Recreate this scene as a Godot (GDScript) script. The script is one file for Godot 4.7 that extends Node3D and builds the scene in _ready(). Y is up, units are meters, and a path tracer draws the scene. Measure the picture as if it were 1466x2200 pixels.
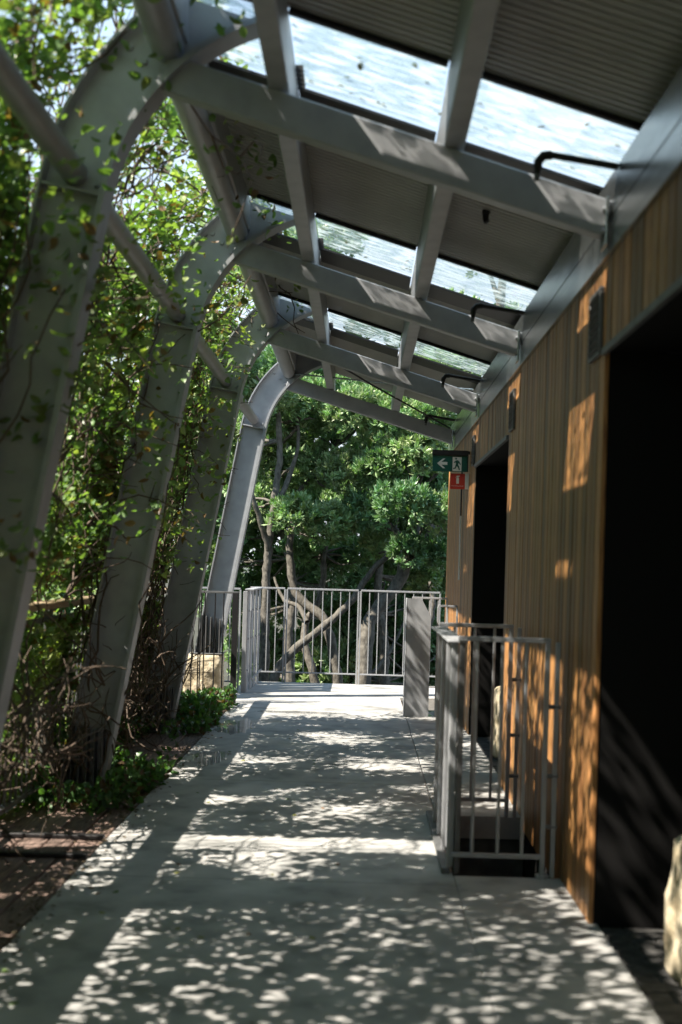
extends Node3D
# y is up, metres; the walkway runs along -z. d = distance along the walkway = -z.

const F := 2600.0            # focal length in photo pixels (1466 x 2200)
const VP := Vector2(776.0, 1219.0)
const ROLL := 0.0289
const EYE := 1.5
const D0 := 5.07             # first arch in view
const S := 2.824             # arch spacing
const XW := 1.02             # face of the timber wall
const SLOPE := 0.3
const SUN := Vector3(0.76, -1.0, -0.30)

var rng := RandomNumberGenerator.new()
var M := {}
var box_cache := {}
var taken := {}

# ---------------------------------------------------------------- helpers
func at_px(x: float, y: float, d: float) -> Vector3:
	var u := x - VP.x
	var v := VP.y - y
	var xx := u * cos(ROLL) - v * sin(ROLL)
	var yy := u * sin(ROLL) + v * cos(ROLL)
	return Vector3(xx * d / F, EYE + yy * d / F, -d)

func numbered(n: String) -> String:
	if not taken.has(n):
		taken[n] = 0
		return n
	taken[n] += 1
	return "%s_%03d" % [n, taken[n]]

func thing(called: String, label: String, category: String, at := Vector3.ZERO, group := "") -> Node3D:
	var o := Node3D.new()
	o.name = numbered(called)
	add_child(o)
	o.position = at
	tag(o, label, category, group)
	return o

func tag(o: Node, label: String, category: String, group := "", kind := "") -> void:
	o.set_meta("label", label)
	o.set_meta("category", category)
	if group: o.set_meta("group", group)
	if kind: o.set_meta("kind", kind)

func part(parent: Node, called: String, mesh: Mesh, mat: Material, at := Vector3.ZERO, basis := Basis()) -> MeshInstance3D:
	var o := MeshInstance3D.new()
	o.name = numbered(called) if parent == self else called
	o.mesh = mesh
	o.material_override = mat
	parent.add_child(o, true)
	o.transform = Transform3D(basis, at)
	return o

func quad(st: SurfaceTool, a: Vector3, b: Vector3, c: Vector3, d: Vector3, n: Vector3) -> void:
	tri(st, a, b, c, n, n, n)
	tri(st, a, c, d, n, n, n)

# front faces run clockwise: order the corners to suit the normals
func tri(st: SurfaceTool, a: Vector3, b: Vector3, c: Vector3, na: Vector3, nb: Vector3, nc: Vector3) -> void:
	if (b - a).cross(c - a).dot(na + nb + nc) > 0.0:
		var t := b
		b = c
		c = t
		t = nb
		nb = nc
		nc = t
	st.set_normal(na)
	st.add_vertex(a)
	st.set_normal(nb)
	st.add_vertex(b)
	st.set_normal(nc)
	st.add_vertex(c)

func chamfer_box(size: Vector3, ch := 0.003) -> ArrayMesh:
	var key := "%.4f %.4f %.4f %.4f" % [size.x, size.y, size.z, ch]
	if box_cache.has(key): return box_cache[key]
	var h := size / 2.0
	var c: float = min(ch, min(h.x, min(h.y, h.z)) * 0.6)
	var st := SurfaceTool.new()
	st.begin(Mesh.PRIMITIVE_TRIANGLES)
	var V := func(sx: float, sy: float, sz: float, ax: int) -> Vector3:
		return Vector3(sx * (h.x - (0.0 if ax == 0 else c)), sy * (h.y - (0.0 if ax == 1 else c)), sz * (h.z - (0.0 if ax == 2 else c)))
	for s in [-1.0, 1.0]:
		quad(st, V.call(s, -1.0, -1.0, 0), V.call(s, 1.0, -1.0, 0), V.call(s, 1.0, 1.0, 0), V.call(s, -1.0, 1.0, 0), Vector3(s, 0, 0))
		quad(st, V.call(-1.0, s, -1.0, 1), V.call(1.0, s, -1.0, 1), V.call(1.0, s, 1.0, 1), V.call(-1.0, s, 1.0, 1), Vector3(0, s, 0))
		quad(st, V.call(-1.0, -1.0, s, 2), V.call(1.0, -1.0, s, 2), V.call(1.0, 1.0, s, 2), V.call(-1.0, 1.0, s, 2), Vector3(0, 0, s))
		for t in [-1.0, 1.0]:
			quad(st, V.call(s, t, -1.0, 0), V.call(s, t, 1.0, 0), V.call(s, t, 1.0, 1), V.call(s, t, -1.0, 1), Vector3(s, t, 0).normalized())
			quad(st, V.call(s, -1.0, t, 0), V.call(s, 1.0, t, 0), V.call(s, 1.0, t, 2), V.call(s, -1.0, t, 2), Vector3(s, 0, t).normalized())
			quad(st, V.call(-1.0, s, t, 1), V.call(1.0, s, t, 1), V.call(1.0, s, t, 2), V.call(-1.0, s, t, 2), Vector3(0, s, t).normalized())
			for w in [-1.0, 1.0]:
				var nn := Vector3(s, t, w).normalized()
				tri(st, V.call(s, t, w, 0), V.call(s, t, w, 1), V.call(s, t, w, 2), nn, nn, nn)
	var m := st.commit()
	box_cache[key] = m
	return m

func slab(parent: Node, called: String, lo: Vector3, hi: Vector3, mat: Material, ch := 0.003) -> MeshInstance3D:
	return part(parent, called, chamfer_box(hi - lo, ch), mat, (lo + hi) / 2.0)

func bar(parent: Node, called: String, a: Vector3, b: Vector3, w: float, h: float, mat: Material, up := Vector3.UP, ch := 0.002) -> MeshInstance3D:
	var z := (b - a).normalized()
	if absf(z.dot(up)) > 0.99: up = Vector3.FORWARD
	var x := up.cross(z).normalized()
	var y := z.cross(x)
	return part(parent, called, chamfer_box(Vector3(w, h, (b - a).length()), ch), mat, (a + b) / 2.0, Basis(x, y, z))

func add_tube(st: SurfaceTool, pts: PackedVector3Array, radii: PackedFloat32Array, sides := 8, caps := false) -> void:
	var n := pts.size()
	var rings := []
	var norms := []
	var ref := Vector3(0.31, 0.17, 0.93).normalized()
	for i in n:
		var t := (pts[mini(i + 1, n - 1)] - pts[maxi(i - 1, 0)]).normalized()
		var x := ref - t * ref.dot(t)
		if x.length() < 0.05: x = t.cross(Vector3(0.9, 0.4, 0.1))
		x = x.normalized()
		ref = x
		var y := t.cross(x)
		var ring := []
		var nn := []
		for k in sides:
			var a := TAU * k / sides
			var dir := x * cos(a) + y * sin(a)
			nn.append(dir)
			ring.append(pts[i] + dir * radii[i])
		rings.append(ring)
		norms.append(nn)
	for i in n - 1:
		for k in sides:
			var k2 := (k + 1) % sides
			tri(st, rings[i][k], rings[i][k2], rings[i + 1][k2], norms[i][k], norms[i][k2], norms[i + 1][k2])
			tri(st, rings[i][k], rings[i + 1][k2], rings[i + 1][k], norms[i][k], norms[i + 1][k2], norms[i + 1][k])
	if caps:
		for e in [0, n - 1]:
			var nrm := (pts[e] - pts[1 if e == 0 else n - 2]).normalized()
			for k in sides:
				tri(st, pts[e], rings[e][k], rings[e][(k + 1) % sides], nrm, nrm, nrm)

func tube(parent: Node, called: String, pts: PackedVector3Array, r: float, mat: Material, sides := 14, caps := true) -> MeshInstance3D:
	var st := SurfaceTool.new()
	st.begin(Mesh.PRIMITIVE_TRIANGLES)
	var rad := PackedFloat32Array()
	for p in pts: rad.append(r)
	add_tube(st, pts, rad, sides, caps)
	return part(parent, called, st.commit(), mat)

func prism(poly: PackedVector2Array, z0: float, z1: float) -> ArrayMesh:
	var st := SurfaceTool.new()
	st.begin(Mesh.PRIMITIVE_TRIANGLES)
	var ids := Geometry2D.triangulate_polygon(poly)
	for z in [z0, z1]:
		var nz := Vector3(0, 0, 1.0 if z == maxf(z0, z1) else -1.0)
		for i in range(0, ids.size(), 3):
			var c := []
			for q in 3: c.append(Vector3(poly[ids[i + q]].x, poly[ids[i + q]].y, z))
			tri(st, c[0], c[1], c[2], nz, nz, nz)
	var ccw := not Geometry2D.is_polygon_clockwise(poly)
	for i in poly.size():
		var a := poly[i]
		var b := poly[(i + 1) % poly.size()]
		var e := (b - a).normalized()
		var n := Vector3(e.y, -e.x, 0) * (1.0 if ccw else -1.0)
		quad(st, Vector3(a.x, a.y, z0), Vector3(b.x, b.y, z0), Vector3(b.x, b.y, z1), Vector3(a.x, a.y, z1), n)
	return st.commit()

# a strip along a 2D polyline, thick in the plane and wide along z
func ribbon(pts: PackedVector2Array, thick: float, z0: float, z1: float) -> ArrayMesh:
	var left := PackedVector2Array()
	var right := PackedVector2Array()
	for i in pts.size():
		var t := (pts[mini(i + 1, pts.size() - 1)] - pts[maxi(i - 1, 0)]).normalized()
		var n := Vector2(-t.y, t.x) * thick / 2.0
		left.append(pts[i] + n)
		right.append(pts[i] - n)
	right.reverse()
	left.append_array(right)
	return prism(left, z0, z1)

func noise_tex(freq: float, colors: Array, offs: Array, size := 512, oct := 4, seed_ := 1, kind := FastNoiseLite.TYPE_SIMPLEX_SMOOTH) -> NoiseTexture2D:
	var n := FastNoiseLite.new()
	n.noise_type = kind
	n.frequency = freq
	n.fractal_octaves = oct
	n.seed = seed_
	var g := Gradient.new()
	g.offsets = PackedFloat32Array(offs)
	g.colors = PackedColorArray(colors)
	var t := NoiseTexture2D.new()
	t.width = size
	t.height = size
	t.seamless = true
	t.noise = n
	t.color_ramp = g
	return t

func bump_tex(freq: float, strength: float, size := 512, oct := 4, seed_ := 3) -> NoiseTexture2D:
	var n := FastNoiseLite.new()
	n.noise_type = FastNoiseLite.TYPE_SIMPLEX_SMOOTH
	n.frequency = freq
	n.fractal_octaves = oct
	n.seed = seed_
	var t := NoiseTexture2D.new()
	t.width = size
	t.height = size
	t.seamless = true
	t.noise = n
	t.as_normal_map = true
	t.bump_strength = strength
	return t

func lin(r: float, g: float, b: float) -> Color:
	return Color(r, g, b).linear_to_srgb()

func mat(rough := 0.7, metal := 0.0, col := Color(1, 1, 1), tex: Texture2D = null, scale := Vector3.ONE, nrm: Texture2D = null, nstr := 0.5) -> StandardMaterial3D:
	var m := StandardMaterial3D.new()
	m.albedo_color = col
	m.roughness = rough
	m.metallic = metal
	if tex: m.albedo_texture = tex
	if nrm:
		m.normal_enabled = true
		m.normal_texture = nrm
		m.normal_scale = nstr
	if tex or nrm:
		m.uv1_triplanar = true
		m.uv1_world_triplanar = true
		m.uv1_scale = scale
	return m

func leaf_mat(rough: float, back: Color) -> StandardMaterial3D:
	var m := StandardMaterial3D.new()
	m.vertex_color_use_as_albedo = true
	m.roughness = rough
	m.backlight_enabled = true
	m.backlight = back
	m.cull_mode = BaseMaterial3D.CULL_DISABLED
	return m

func multimesh(parent: Node, called: String, mesh: Mesh, material: Material, xf: Array, cols: Array) -> MultiMeshInstance3D:
	var mm := MultiMesh.new()
	mm.transform_format = MultiMesh.TRANSFORM_3D
	mm.use_colors = cols.size() > 0
	mm.mesh = mesh
	mm.instance_count = xf.size()
	for i in xf.size():
		mm.set_instance_transform(i, xf[i])
		if cols.size(): mm.set_instance_color(i, cols[i])
	var o := MultiMeshInstance3D.new()
	o.name = numbered(called) if parent == self else called
	o.multimesh = mm
	o.material_override = material
	parent.add_child(o, true)
	return o

func rand_dir() -> Vector3:
	var z := rng.randf_range(-1, 1)
	var a := rng.randf_range(0, TAU)
	var r := sqrt(1.0 - z * z)
	return Vector3(r * cos(a), z, r * sin(a))

func aim(dir: Vector3, spin: float, s: float) -> Basis:
	# y axis of the mesh along dir
	var y := dir.normalized()
	var x := y.cross(Vector3(0.37, 0.81, -0.45)).normalized()
	var z := x.cross(y)
	return (Basis(x, y, z) * Basis(Vector3.UP, spin)).scaled_local(Vector3.ONE * s)

# one leaf along +y from the origin, length 1, folded along its rib
func leaf_faces(st: SurfaceTool, xf: Transform3D, width: float, curl: float, rows := 3) -> void:
	var prev := []
	for i in rows + 1:
		var t := float(i) / rows
		var w := width * pow(sin(PI * pow(t, 0.75)), 0.8) if i > 0 and i < rows else 0.0
		var y := t * cos(curl * t)
		var z := t * sin(curl * t)
		var row := [xf * Vector3(-w / 2.0, y, z + w * 0.18), xf * Vector3(0, y, z), xf * Vector3(w / 2.0, y, z + w * 0.18)]
		if i > 0:
			for k in 2:
				var a: Vector3 = prev[k]
				var b: Vector3 = prev[k + 1]
				var c: Vector3 = row[k + 1]
				var e: Vector3 = row[k]
				for f in [[a, b, c], [a, c, e]]:
					var n: Vector3 = (f[2] - f[0]).cross(f[1] - f[0])
					if n.length() < 1e-9: continue
					n = n.normalized()
					tri(st, f[0], f[1], f[2], n, n, n)
		prev = row

func leaf_mesh(width: float, curl: float) -> ArrayMesh:
	var st := SurfaceTool.new()
	st.begin(Mesh.PRIMITIVE_TRIANGLES)
	leaf_faces(st, Transform3D(), width, curl, 4)
	return st.commit()

func rosette_mesh(count: int, length: float, width: float, seed_: int) -> ArrayMesh:
	var r := RandomNumberGenerator.new()
	r.seed = seed_
	var st := SurfaceTool.new()
	st.begin(Mesh.PRIMITIVE_TRIANGLES)
	for i in count:
		var az := TAU * i * 0.382 + r.randf() * 0.5
		var tilt := lerpf(0.25, 1.5, float(i) / count) + r.randf_range(-0.2, 0.2)
		var b := Basis(Vector3.UP, az) * Basis(Vector3.RIGHT, tilt)
		var l := length * r.randf_range(0.75, 1.15)
		leaf_faces(st, Transform3D(b.scaled_local(Vector3.ONE * l), Vector3(0, -0.05 * float(i) / count, 0)), width, r.randf_range(-0.5, 0.3), 2)
	return st.commit()

func twig_mesh(seed_: int) -> ArrayMesh:
	var r := RandomNumberGenerator.new()
	r.seed = seed_
	var st := SurfaceTool.new()
	st.begin(Mesh.PRIMITIVE_TRIANGLES)
	for b in 3:
		var p := Vector3.ZERO
		var dir := Vector3(r.randf_range(-0.4, 0.4), 1, r.randf_range(-0.4, 0.4)).normalized()
		var pts := PackedVector3Array([p])
		var rad := PackedFloat32Array([0.006 if b == 0 else 0.004])
		for i in 6:
			dir = (dir + Vector3(r.randf_range(-1, 1), r.randf_range(-0.7, 0.5), r.randf_range(-1, 1)) * 0.55).normalized()
			p += dir * 0.09
			pts.append(p)
			rad.append(lerpf(0.0055, 0.0018, i / 6.0))
		add_tube(st, pts, rad, 3)
	return st.commit()

func bb(x: float) -> float:          # underside of the rafters
	return 2.89 + SLOPE * (XW - x)

func sheet_h(x: float) -> float:     # underside of the roof sheets
	return bb(x) + 0.44

func wobble(parent: Node, called: String, size: Vector3, seed_: int, material: Material, at: Vector3, turn := 0.0) -> MeshInstance3D:
	# a rough-hewn block of stone
	var n := FastNoiseLite.new()
	n.seed = seed_
	n.frequency = 2.2
	n.fractal_octaves = 4
	var st := SurfaceTool.new()
	st.begin(Mesh.PRIMITIVE_TRIANGLES)
	st.set_smooth_group(0)
	var N := 14
	var f := func(p: Vector3) -> Vector3:
		var q := p
		var l := Vector3(pow(absf(q.x), 9.0), pow(absf(q.y), 9.0), pow(absf(q.z), 9.0))
		q = q / pow(l.x + l.y + l.z, 1.0 / 9.0)
		var w := q * size / 2.0
		w += q.normalized() * (n.get_noise_3dv(q * 0.35) * 0.035 + n.get_noise_3dv(q * 1.6 + Vector3(9, 2, 4)) * 0.012 + absf(n.get_noise_3dv(q * 4.5)) * 0.006)
		if q.y < -0.98: w.y = -size.y / 2.0
		return w
	for ax in 3:
		for s in [-1.0, 1.0]:
			for i in N:
				for j in N:
					var c := []
					for o in [[0, 0], [1, 0], [1, 1], [0, 1]]:
						var u: float = 2.0 * (i + o[0]) / N - 1.0
						var v: float = 2.0 * (j + o[1]) / N - 1.0
						var p := Vector3.ZERO
						p[ax] = s
						p[(ax + 1) % 3] = u
						p[(ax + 2) % 3] = v
						c.append(f.call(p))
					var order := [0, 1, 2, 0, 2, 3] if s < 0 else [0, 2, 1, 0, 3, 2]
					for k in order: st.add_vertex(c[k])
	st.index()
	st.generate_normals()
	return part(parent, called, st.commit(), material, at + Vector3(0, size.y / 2.0, 0), Basis(Vector3.UP, turn))

# ---------------------------------------------------------------- materials
func make_materials() -> void:
	M.steel = mat(0.45, 0.2, Color.WHITE, noise_tex(0.012, [lin(0.305, 0.322, 0.348), lin(0.335, 0.353, 0.38), lin(0.36, 0.378, 0.405)], [0.2, 0.5, 0.85], 512, 5, 4), Vector3.ONE * 0.9, bump_tex(0.02, 1.0), 0.08)
	M.steel_dark = mat(0.5, 0.3, Color.WHITE, noise_tex(0.012, [lin(0.10, 0.105, 0.11), lin(0.15, 0.155, 0.16)], [0.25, 0.8], 512, 5, 5), Vector3.ONE)
	M.stainless = mat(0.27, 0.9, Color.WHITE, noise_tex(0.01, [lin(0.36, 0.39, 0.40), lin(0.46, 0.49, 0.50)], [0.2, 0.8], 512, 4, 6), Vector3(0.4, 3.0, 0.4))
	M.black_steel = mat(0.45, 0.2, lin(0.018, 0.018, 0.02))
	M.rubber = mat(0.6, 0.0, lin(0.012, 0.012, 0.013))
	M.sheet = mat(0.55, 0.15, Color.WHITE, noise_tex(0.008, [lin(0.33, 0.335, 0.315), lin(0.41, 0.415, 0.39)], [0.25, 0.8], 512, 4, 7), Vector3.ONE * 0.6)
	var conc := noise_tex(0.006, [lin(0.205, 0.212, 0.21), lin(0.325, 0.332, 0.33), lin(0.36, 0.365, 0.362), lin(0.43, 0.433, 0.428)], [0.08, 0.42, 0.6, 0.95], 1024, 7, 8)
	M.concrete = mat(0.72, 0.0, Color.WHITE, conc, Vector3.ONE * 0.45, bump_tex(0.06, 2.0, 512, 5, 9), 0.16)
	var rt := noise_tex(0.004, [Color(0.35, 0.35, 0.35), Color(0.72, 0.72, 0.72), Color(0.85, 0.85, 0.85)], [0.2, 0.5, 0.8], 512, 4, 12)
	M.concrete.roughness_texture = rt
	M.concrete.roughness = 1.0
	M.joint = mat(0.9, 0.0, lin(0.06, 0.06, 0.058))
	M.clad = []
	for i in 6:
		var k := 0.44 + 0.14 * i
		var warm := 1.0 + 0.05 * (i % 3)
		M.clad.append(mat(0.5, 0.0, Color.WHITE, noise_tex(0.018, [lin(0.20 * k, 0.095 * k / warm, 0.030 * k), lin(0.38 * k, 0.195 * k / warm, 0.062 * k), lin(0.47 * k, 0.262 * k / warm, 0.09 * k)], [0.2, 0.5, 0.85], 512, 5, 20 + i), Vector3(9.0, 0.45, 9.0), bump_tex(0.03, 2.0, 256, 3, 30), 0.12))
	M.deck = []
	for i in 4:
		var k := 1.2 + 0.26 * i
		M.deck.append(mat(0.65, 0.0, Color.WHITE, noise_tex(0.02, [lin(0.055 * k, 0.040 * k, 0.034 * k), lin(0.12 * k, 0.085 * k, 0.072 * k), lin(0.19 * k, 0.135 * k, 0.115 * k)], [0.2, 0.55, 0.9], 512, 5, 40 + i), Vector3(9.0, 9.0, 0.5)))
	M.cap = mat(0.6, 0.0, Color.WHITE, noise_tex(0.02, [lin(0.24, 0.17, 0.10), lin(0.42, 0.32, 0.21)], [0.2, 0.8], 512, 5, 50), Vector3(9.0, 9.0, 0.6))
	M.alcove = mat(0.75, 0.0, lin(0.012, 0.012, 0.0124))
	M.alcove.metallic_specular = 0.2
	M.paver = mat(0.8, 0.0, Color.WHITE, noise_tex(0.02, [lin(0.030, 0.030, 0.030), lin(0.07, 0.07, 0.068)], [0.2, 0.8], 512, 5, 51), Vector3.ONE * 1.5)
	M.sandstone = mat(0.85, 0.0, Color.WHITE, noise_tex(0.012, [lin(0.24, 0.19, 0.115), lin(0.46, 0.40, 0.28), lin(0.58, 0.52, 0.40)], [0.12, 0.45, 0.8], 512, 6, 52), Vector3.ONE * 1.3, bump_tex(0.03, 6.0, 512, 5, 53), 0.7)
	M.bark = mat(0.85, 0.0, Color.WHITE, noise_tex(0.02, [lin(0.04, 0.036, 0.03), lin(0.105, 0.097, 0.082), lin(0.18, 0.168, 0.145)], [0.15, 0.5, 0.9], 512, 5, 54), Vector3(1.6, 0.9, 1.6), bump_tex(0.03, 5.0, 512, 5, 55), 0.5)
	M.twig = mat(0.8, 0.0, Color.WHITE, noise_tex(0.02, [lin(0.05, 0.036, 0.026), lin(0.13, 0.095, 0.07)], [0.2, 0.8], 256, 3, 56), Vector3.ONE * 3.0)
	M.soil = mat(0.95, 0.0, Color.WHITE, noise_tex(0.02, [lin(0.02, 0.022, 0.012), lin(0.06, 0.055, 0.035)], [0.2, 0.8], 512, 5, 57), Vector3.ONE * 0.3)
	M.litter = leaf_mat(0.7, lin(0.3, 0.3, 0.1))
	M.tendril_leaf = mat(0.45, 0.0, lin(0.13, 0.19, 0.045))
	M.leaf = leaf_mat(0.36, lin(0.30, 0.45, 0.1))
	M.vine_leaf = leaf_mat(0.36, lin(0.80, 0.95, 0.24))
	var g := StandardMaterial3D.new()
	g.albedo_color = Color(0.93, 0.97, 0.96, 0.06)
	g.roughness = 0.03
	g.transparency = BaseMaterial3D.TRANSPARENCY_ALPHA
	M.glass = g
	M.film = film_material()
	var w := StandardMaterial3D.new()
	w.albedo_color = Color(0.4, 0.42, 0.42, 0.04)
	w.roughness = 0.02
	w.transparency = BaseMaterial3D.TRANSPARENCY_ALPHA
	M.water = w
	M.sign_green = mat(0.35, 0.0, lin(0.004, 0.10, 0.075))
	M.sign_white = mat(0.4, 0.0, lin(0.75, 0.78, 0.76))
	M.sign_red = mat(0.4, 0.0, lin(0.55, 0.045, 0.03))

# grime streaks on the roof glass, with the blurred foliage above painted in
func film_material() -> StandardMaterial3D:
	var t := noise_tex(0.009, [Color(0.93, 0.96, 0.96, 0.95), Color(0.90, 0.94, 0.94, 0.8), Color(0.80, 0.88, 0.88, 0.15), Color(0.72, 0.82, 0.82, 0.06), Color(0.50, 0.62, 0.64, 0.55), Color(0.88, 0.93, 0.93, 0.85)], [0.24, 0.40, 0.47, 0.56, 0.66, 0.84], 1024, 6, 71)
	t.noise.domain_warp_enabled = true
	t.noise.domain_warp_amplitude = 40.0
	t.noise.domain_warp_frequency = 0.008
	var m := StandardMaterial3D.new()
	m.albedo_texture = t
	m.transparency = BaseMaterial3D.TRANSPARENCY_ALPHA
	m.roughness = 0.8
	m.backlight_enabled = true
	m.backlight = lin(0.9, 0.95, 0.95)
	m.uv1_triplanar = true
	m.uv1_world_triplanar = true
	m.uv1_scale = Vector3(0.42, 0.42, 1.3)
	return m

# ---------------------------------------------------------------- scene
func _ready() -> void:
	rng.seed = 20240611
	# camera
	var cam := Camera3D.new()
	cam.name = "camera"
	cam.projection = Camera3D.PROJECTION_FRUSTUM
	cam.near = 0.05
	cam.far = 600.0
	var k := cam.near / F
	cam.size = 2200.0 * k
	cam.frustum_offset = Vector2(-(VP.x - 733.0) * k, (VP.y - 1100.0) * k)
	cam.position = Vector3(0, EYE, 0)
	cam.rotation.z = ROLL
	var ca := CameraAttributesPhysical.new()
	ca.frustum_focal_length = 42.5
	ca.frustum_focus_distance = 14.0
	ca.exposure_aperture = 1.9
	cam.attributes = ca
	add_child(cam)
	# sky
	var we := WorldEnvironment.new()
	we.name = "world_environment"
	var env := Environment.new()
	env.background_mode = Environment.BG_SKY
	var sky := Sky.new()
	var sm := ProceduralSkyMaterial.new()
	sm.sky_top_color = Color(0.60, 0.75, 0.89)
	sm.sky_horizon_color = Color(0.92, 0.94, 0.96)
	sm.sky_curve = 0.25
	sm.sky_energy_multiplier = 0.78
	sm.ground_bottom_color = Color(0.16, 0.18, 0.12)
	sm.ground_horizon_color = Color(0.5, 0.52, 0.48)
	sm.sun_angle_max = 12.0
	sky.sky_material = sm
	env.sky = sky
	env.tonemap_mode = Environment.TONE_MAPPER_LINEAR
	env.tonemap_exposure = 3.0
	env.sdfgi_enabled = true
	env.ssao_enabled = true
	env.ssil_enabled = true
	we.environment = env
	add_child(we)
	# sun
	var sun := DirectionalLight3D.new()
	sun.name = "sun"
	sun.light_energy = 1.6
	sun.light_color = Color(1.0, 0.955, 0.89)
	sun.light_angular_distance = 0.5
	sun.shadow_enabled = true
	add_child(sun)
	sun.look_at_from_position(Vector3.ZERO, SUN)

	make_materials()
	build_ground()
	build_building()
	build_arches()
	build_roof()
	build_balustrade()
	build_far_railings()
	build_near_railing()
	build_signs()
	build_stones()
	build_trees()
	build_vines()
	build_small()

# ---------------------------------------------------------------- ground, path, deck
func structure(called: String) -> Node3D:
	var o := Node3D.new()
	o.name = numbered(called)
	add_child(o)
	o.set_meta("kind", "structure")
	return o

func build_ground() -> void:
	var st := SurfaceTool.new()
	st.begin(Mesh.PRIMITIVE_TRIANGLES)
	st.set_smooth_group(0)
	var n := FastNoiseLite.new()
	n.seed = 5
	n.frequency = 0.08
	var xs := [-400.0, -120.0, -60.0, -30.0, -20.0, -14.0, -10.0, -7.0, -5.0, -3.5, -2.2, -1.0, 1.0, 3.0, 6.0, 10.0, 16.0, 30.0, 60.0, 120.0, 400.0]
	var zs := [400.0, 120.0, 60.0, 30.0, 16.0, 8.0, 4.0, 0.0, -4.0, -8.0, -12.0, -15.0, -16.5, -18.0, -20.0, -23.0, -27.0, -34.0, -60.0, -120.0, -400.0]
	var hgt := func(x: float, z: float) -> float:
		return -2.3 + n.get_noise_2d(x, z) * 0.5
	for i in xs.size() - 1:
		for j in zs.size() - 1:
			var c := []
			for o in [[0, 0], [1, 0], [1, 1], [0, 1]]:
				var x: float = xs[i + o[0]]
				var z: float = zs[j + o[1]]
				c.append(Vector3(x, hgt.call(x, z), z))
			for q in [0, 2, 1, 0, 3, 2]: st.add_vertex(c[q])
	st.index()
	st.generate_normals()
	var g := part(self, "ground", st.commit(), M.soil)
	g.set_meta("kind", "structure")

	# concrete walkway, cast in slabs; a guarded light well is left open beside the wall
	var p := structure("path")
	slab(p, "bedding", Vector3(-1.32, -0.30, -14.2), Vector3(0.49, -0.012, 9.5), M.joint)
	for b in [[9.5, 6.0], [6.0, 3.8], [3.8, 1.6], [1.6, -1.6], [-1.6, -3.6], [-3.6, -5.76], [-5.76, -8.4], [-8.4, -10.6], [-10.6, -12.64]]:
		slab(p, "slab", Vector3(-1.33, -0.14, b[1] + 0.003), Vector3(0.497, 0.0, b[0] - 0.003), M.concrete, 0.004)
	for b in [[9.5, 3.0], [3.0, -1.6], [-1.6, -3.6], [-3.6, -5.95]]:
		slab(p, "slab", Vector3(0.503 if b[0] != -3.6 else 0.4985, -0.14, b[1] + 0.003), Vector3(1.06, 0.0, b[0] - 0.003), M.concrete, 0.004)
	for b in [[-7.40, -9.6], [-9.6, -12.3]]:
		slab(p, "slab", Vector3(0.503, -0.14, b[1] + 0.003), Vector3(1.06, 0.0, b[0] - 0.003), M.concrete, 0.004)
	slab(p, "well_wall", Vector3(0.503, -1.6, -7.75), Vector3(1.06, -0.145, -7.43), M.steel_dark)
	slab(p, "well_wall", Vector3(0.42, -1.6, -7.43), Vector3(0.497, -0.31, -5.9), M.steel_dark)
	slab(p, "well_wall", Vector3(0.503, -1.6, -5.93), Vector3(1.06, -0.145, -5.85), M.steel_dark)
	slab(p, "well_floor", Vector3(0.42, -1.7, -7.75), Vector3(1.06, -1.6, -5.85), M.joint)
	# far landing
	var l := structure("landing_floor")
	slab(l, "slab", Vector3(-1.46, -0.14, -14.05), Vector3(0.497, 0.004, -12.65), M.concrete, 0.004)
	slab(l, "slab", Vector3(-1.46, -0.14, -15.5), Vector3(1.06, 0.004, -14.06), M.concrete, 0.004)
	# timber deck along the vines
	var dk := structure("deck_floor")
	slab(dk, "joist", Vector3(-2.1, -0.2, -13.2), Vector3(-1.36, -0.06, 9.5), M.rubber)
	var edges := [-1.345, -1.49, -1.635, -1.78, -1.925, -2.07]
	for i in 5:
		var z := 9.5 - rng.randf() * 1.2
		while z > -13.2:
			var z2 := maxf(z - rng.randf_range(2.0, 2.8), -13.2)
			var y := -0.012 + rng.randf_range(-0.003, 0.003)
			slab(dk, "plank", Vector3(edges[i + 1] + 0.004, y - 0.03, z2 + 0.003), Vector3(edges[i] - 0.004, y, z - 0.003), M.deck[rng.randi() % 4], 0.004)
			z = z2
	for d in [6.1, 6.52]:
		slab(dk, "cross_strip", Vector3(-2.07, -0.008, -d - 0.05), Vector3(-1.345, 0.014, -d), M.black_steel)
	# dark paving inside the passages
	for r in [[2.4, 5.3], [8.5, 11.1]]:
		var pv := structure("paving_floor")
		var zz: float = -r[0]
		var row := 0
		while zz > -r[1]:
			var x := 1.07 - (0.0 if row % 2 == 0 else 0.1)
			while x < 2.55:
				slab(pv, "paver", Vector3(maxf(x, 1.07), -0.08, zz - 0.095), Vector3(minf(x + 0.195, 2.6), -0.012 + rng.randf_range(-0.003, 0.002), zz), M.paver, 0.004)
				x += 0.2
			zz -= 0.1
			row += 1
		slab(pv, "bedding", Vector3(1.065, -0.2, -r[1]), Vector3(2.6, -0.085, -r[0]), M.joint)

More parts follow.
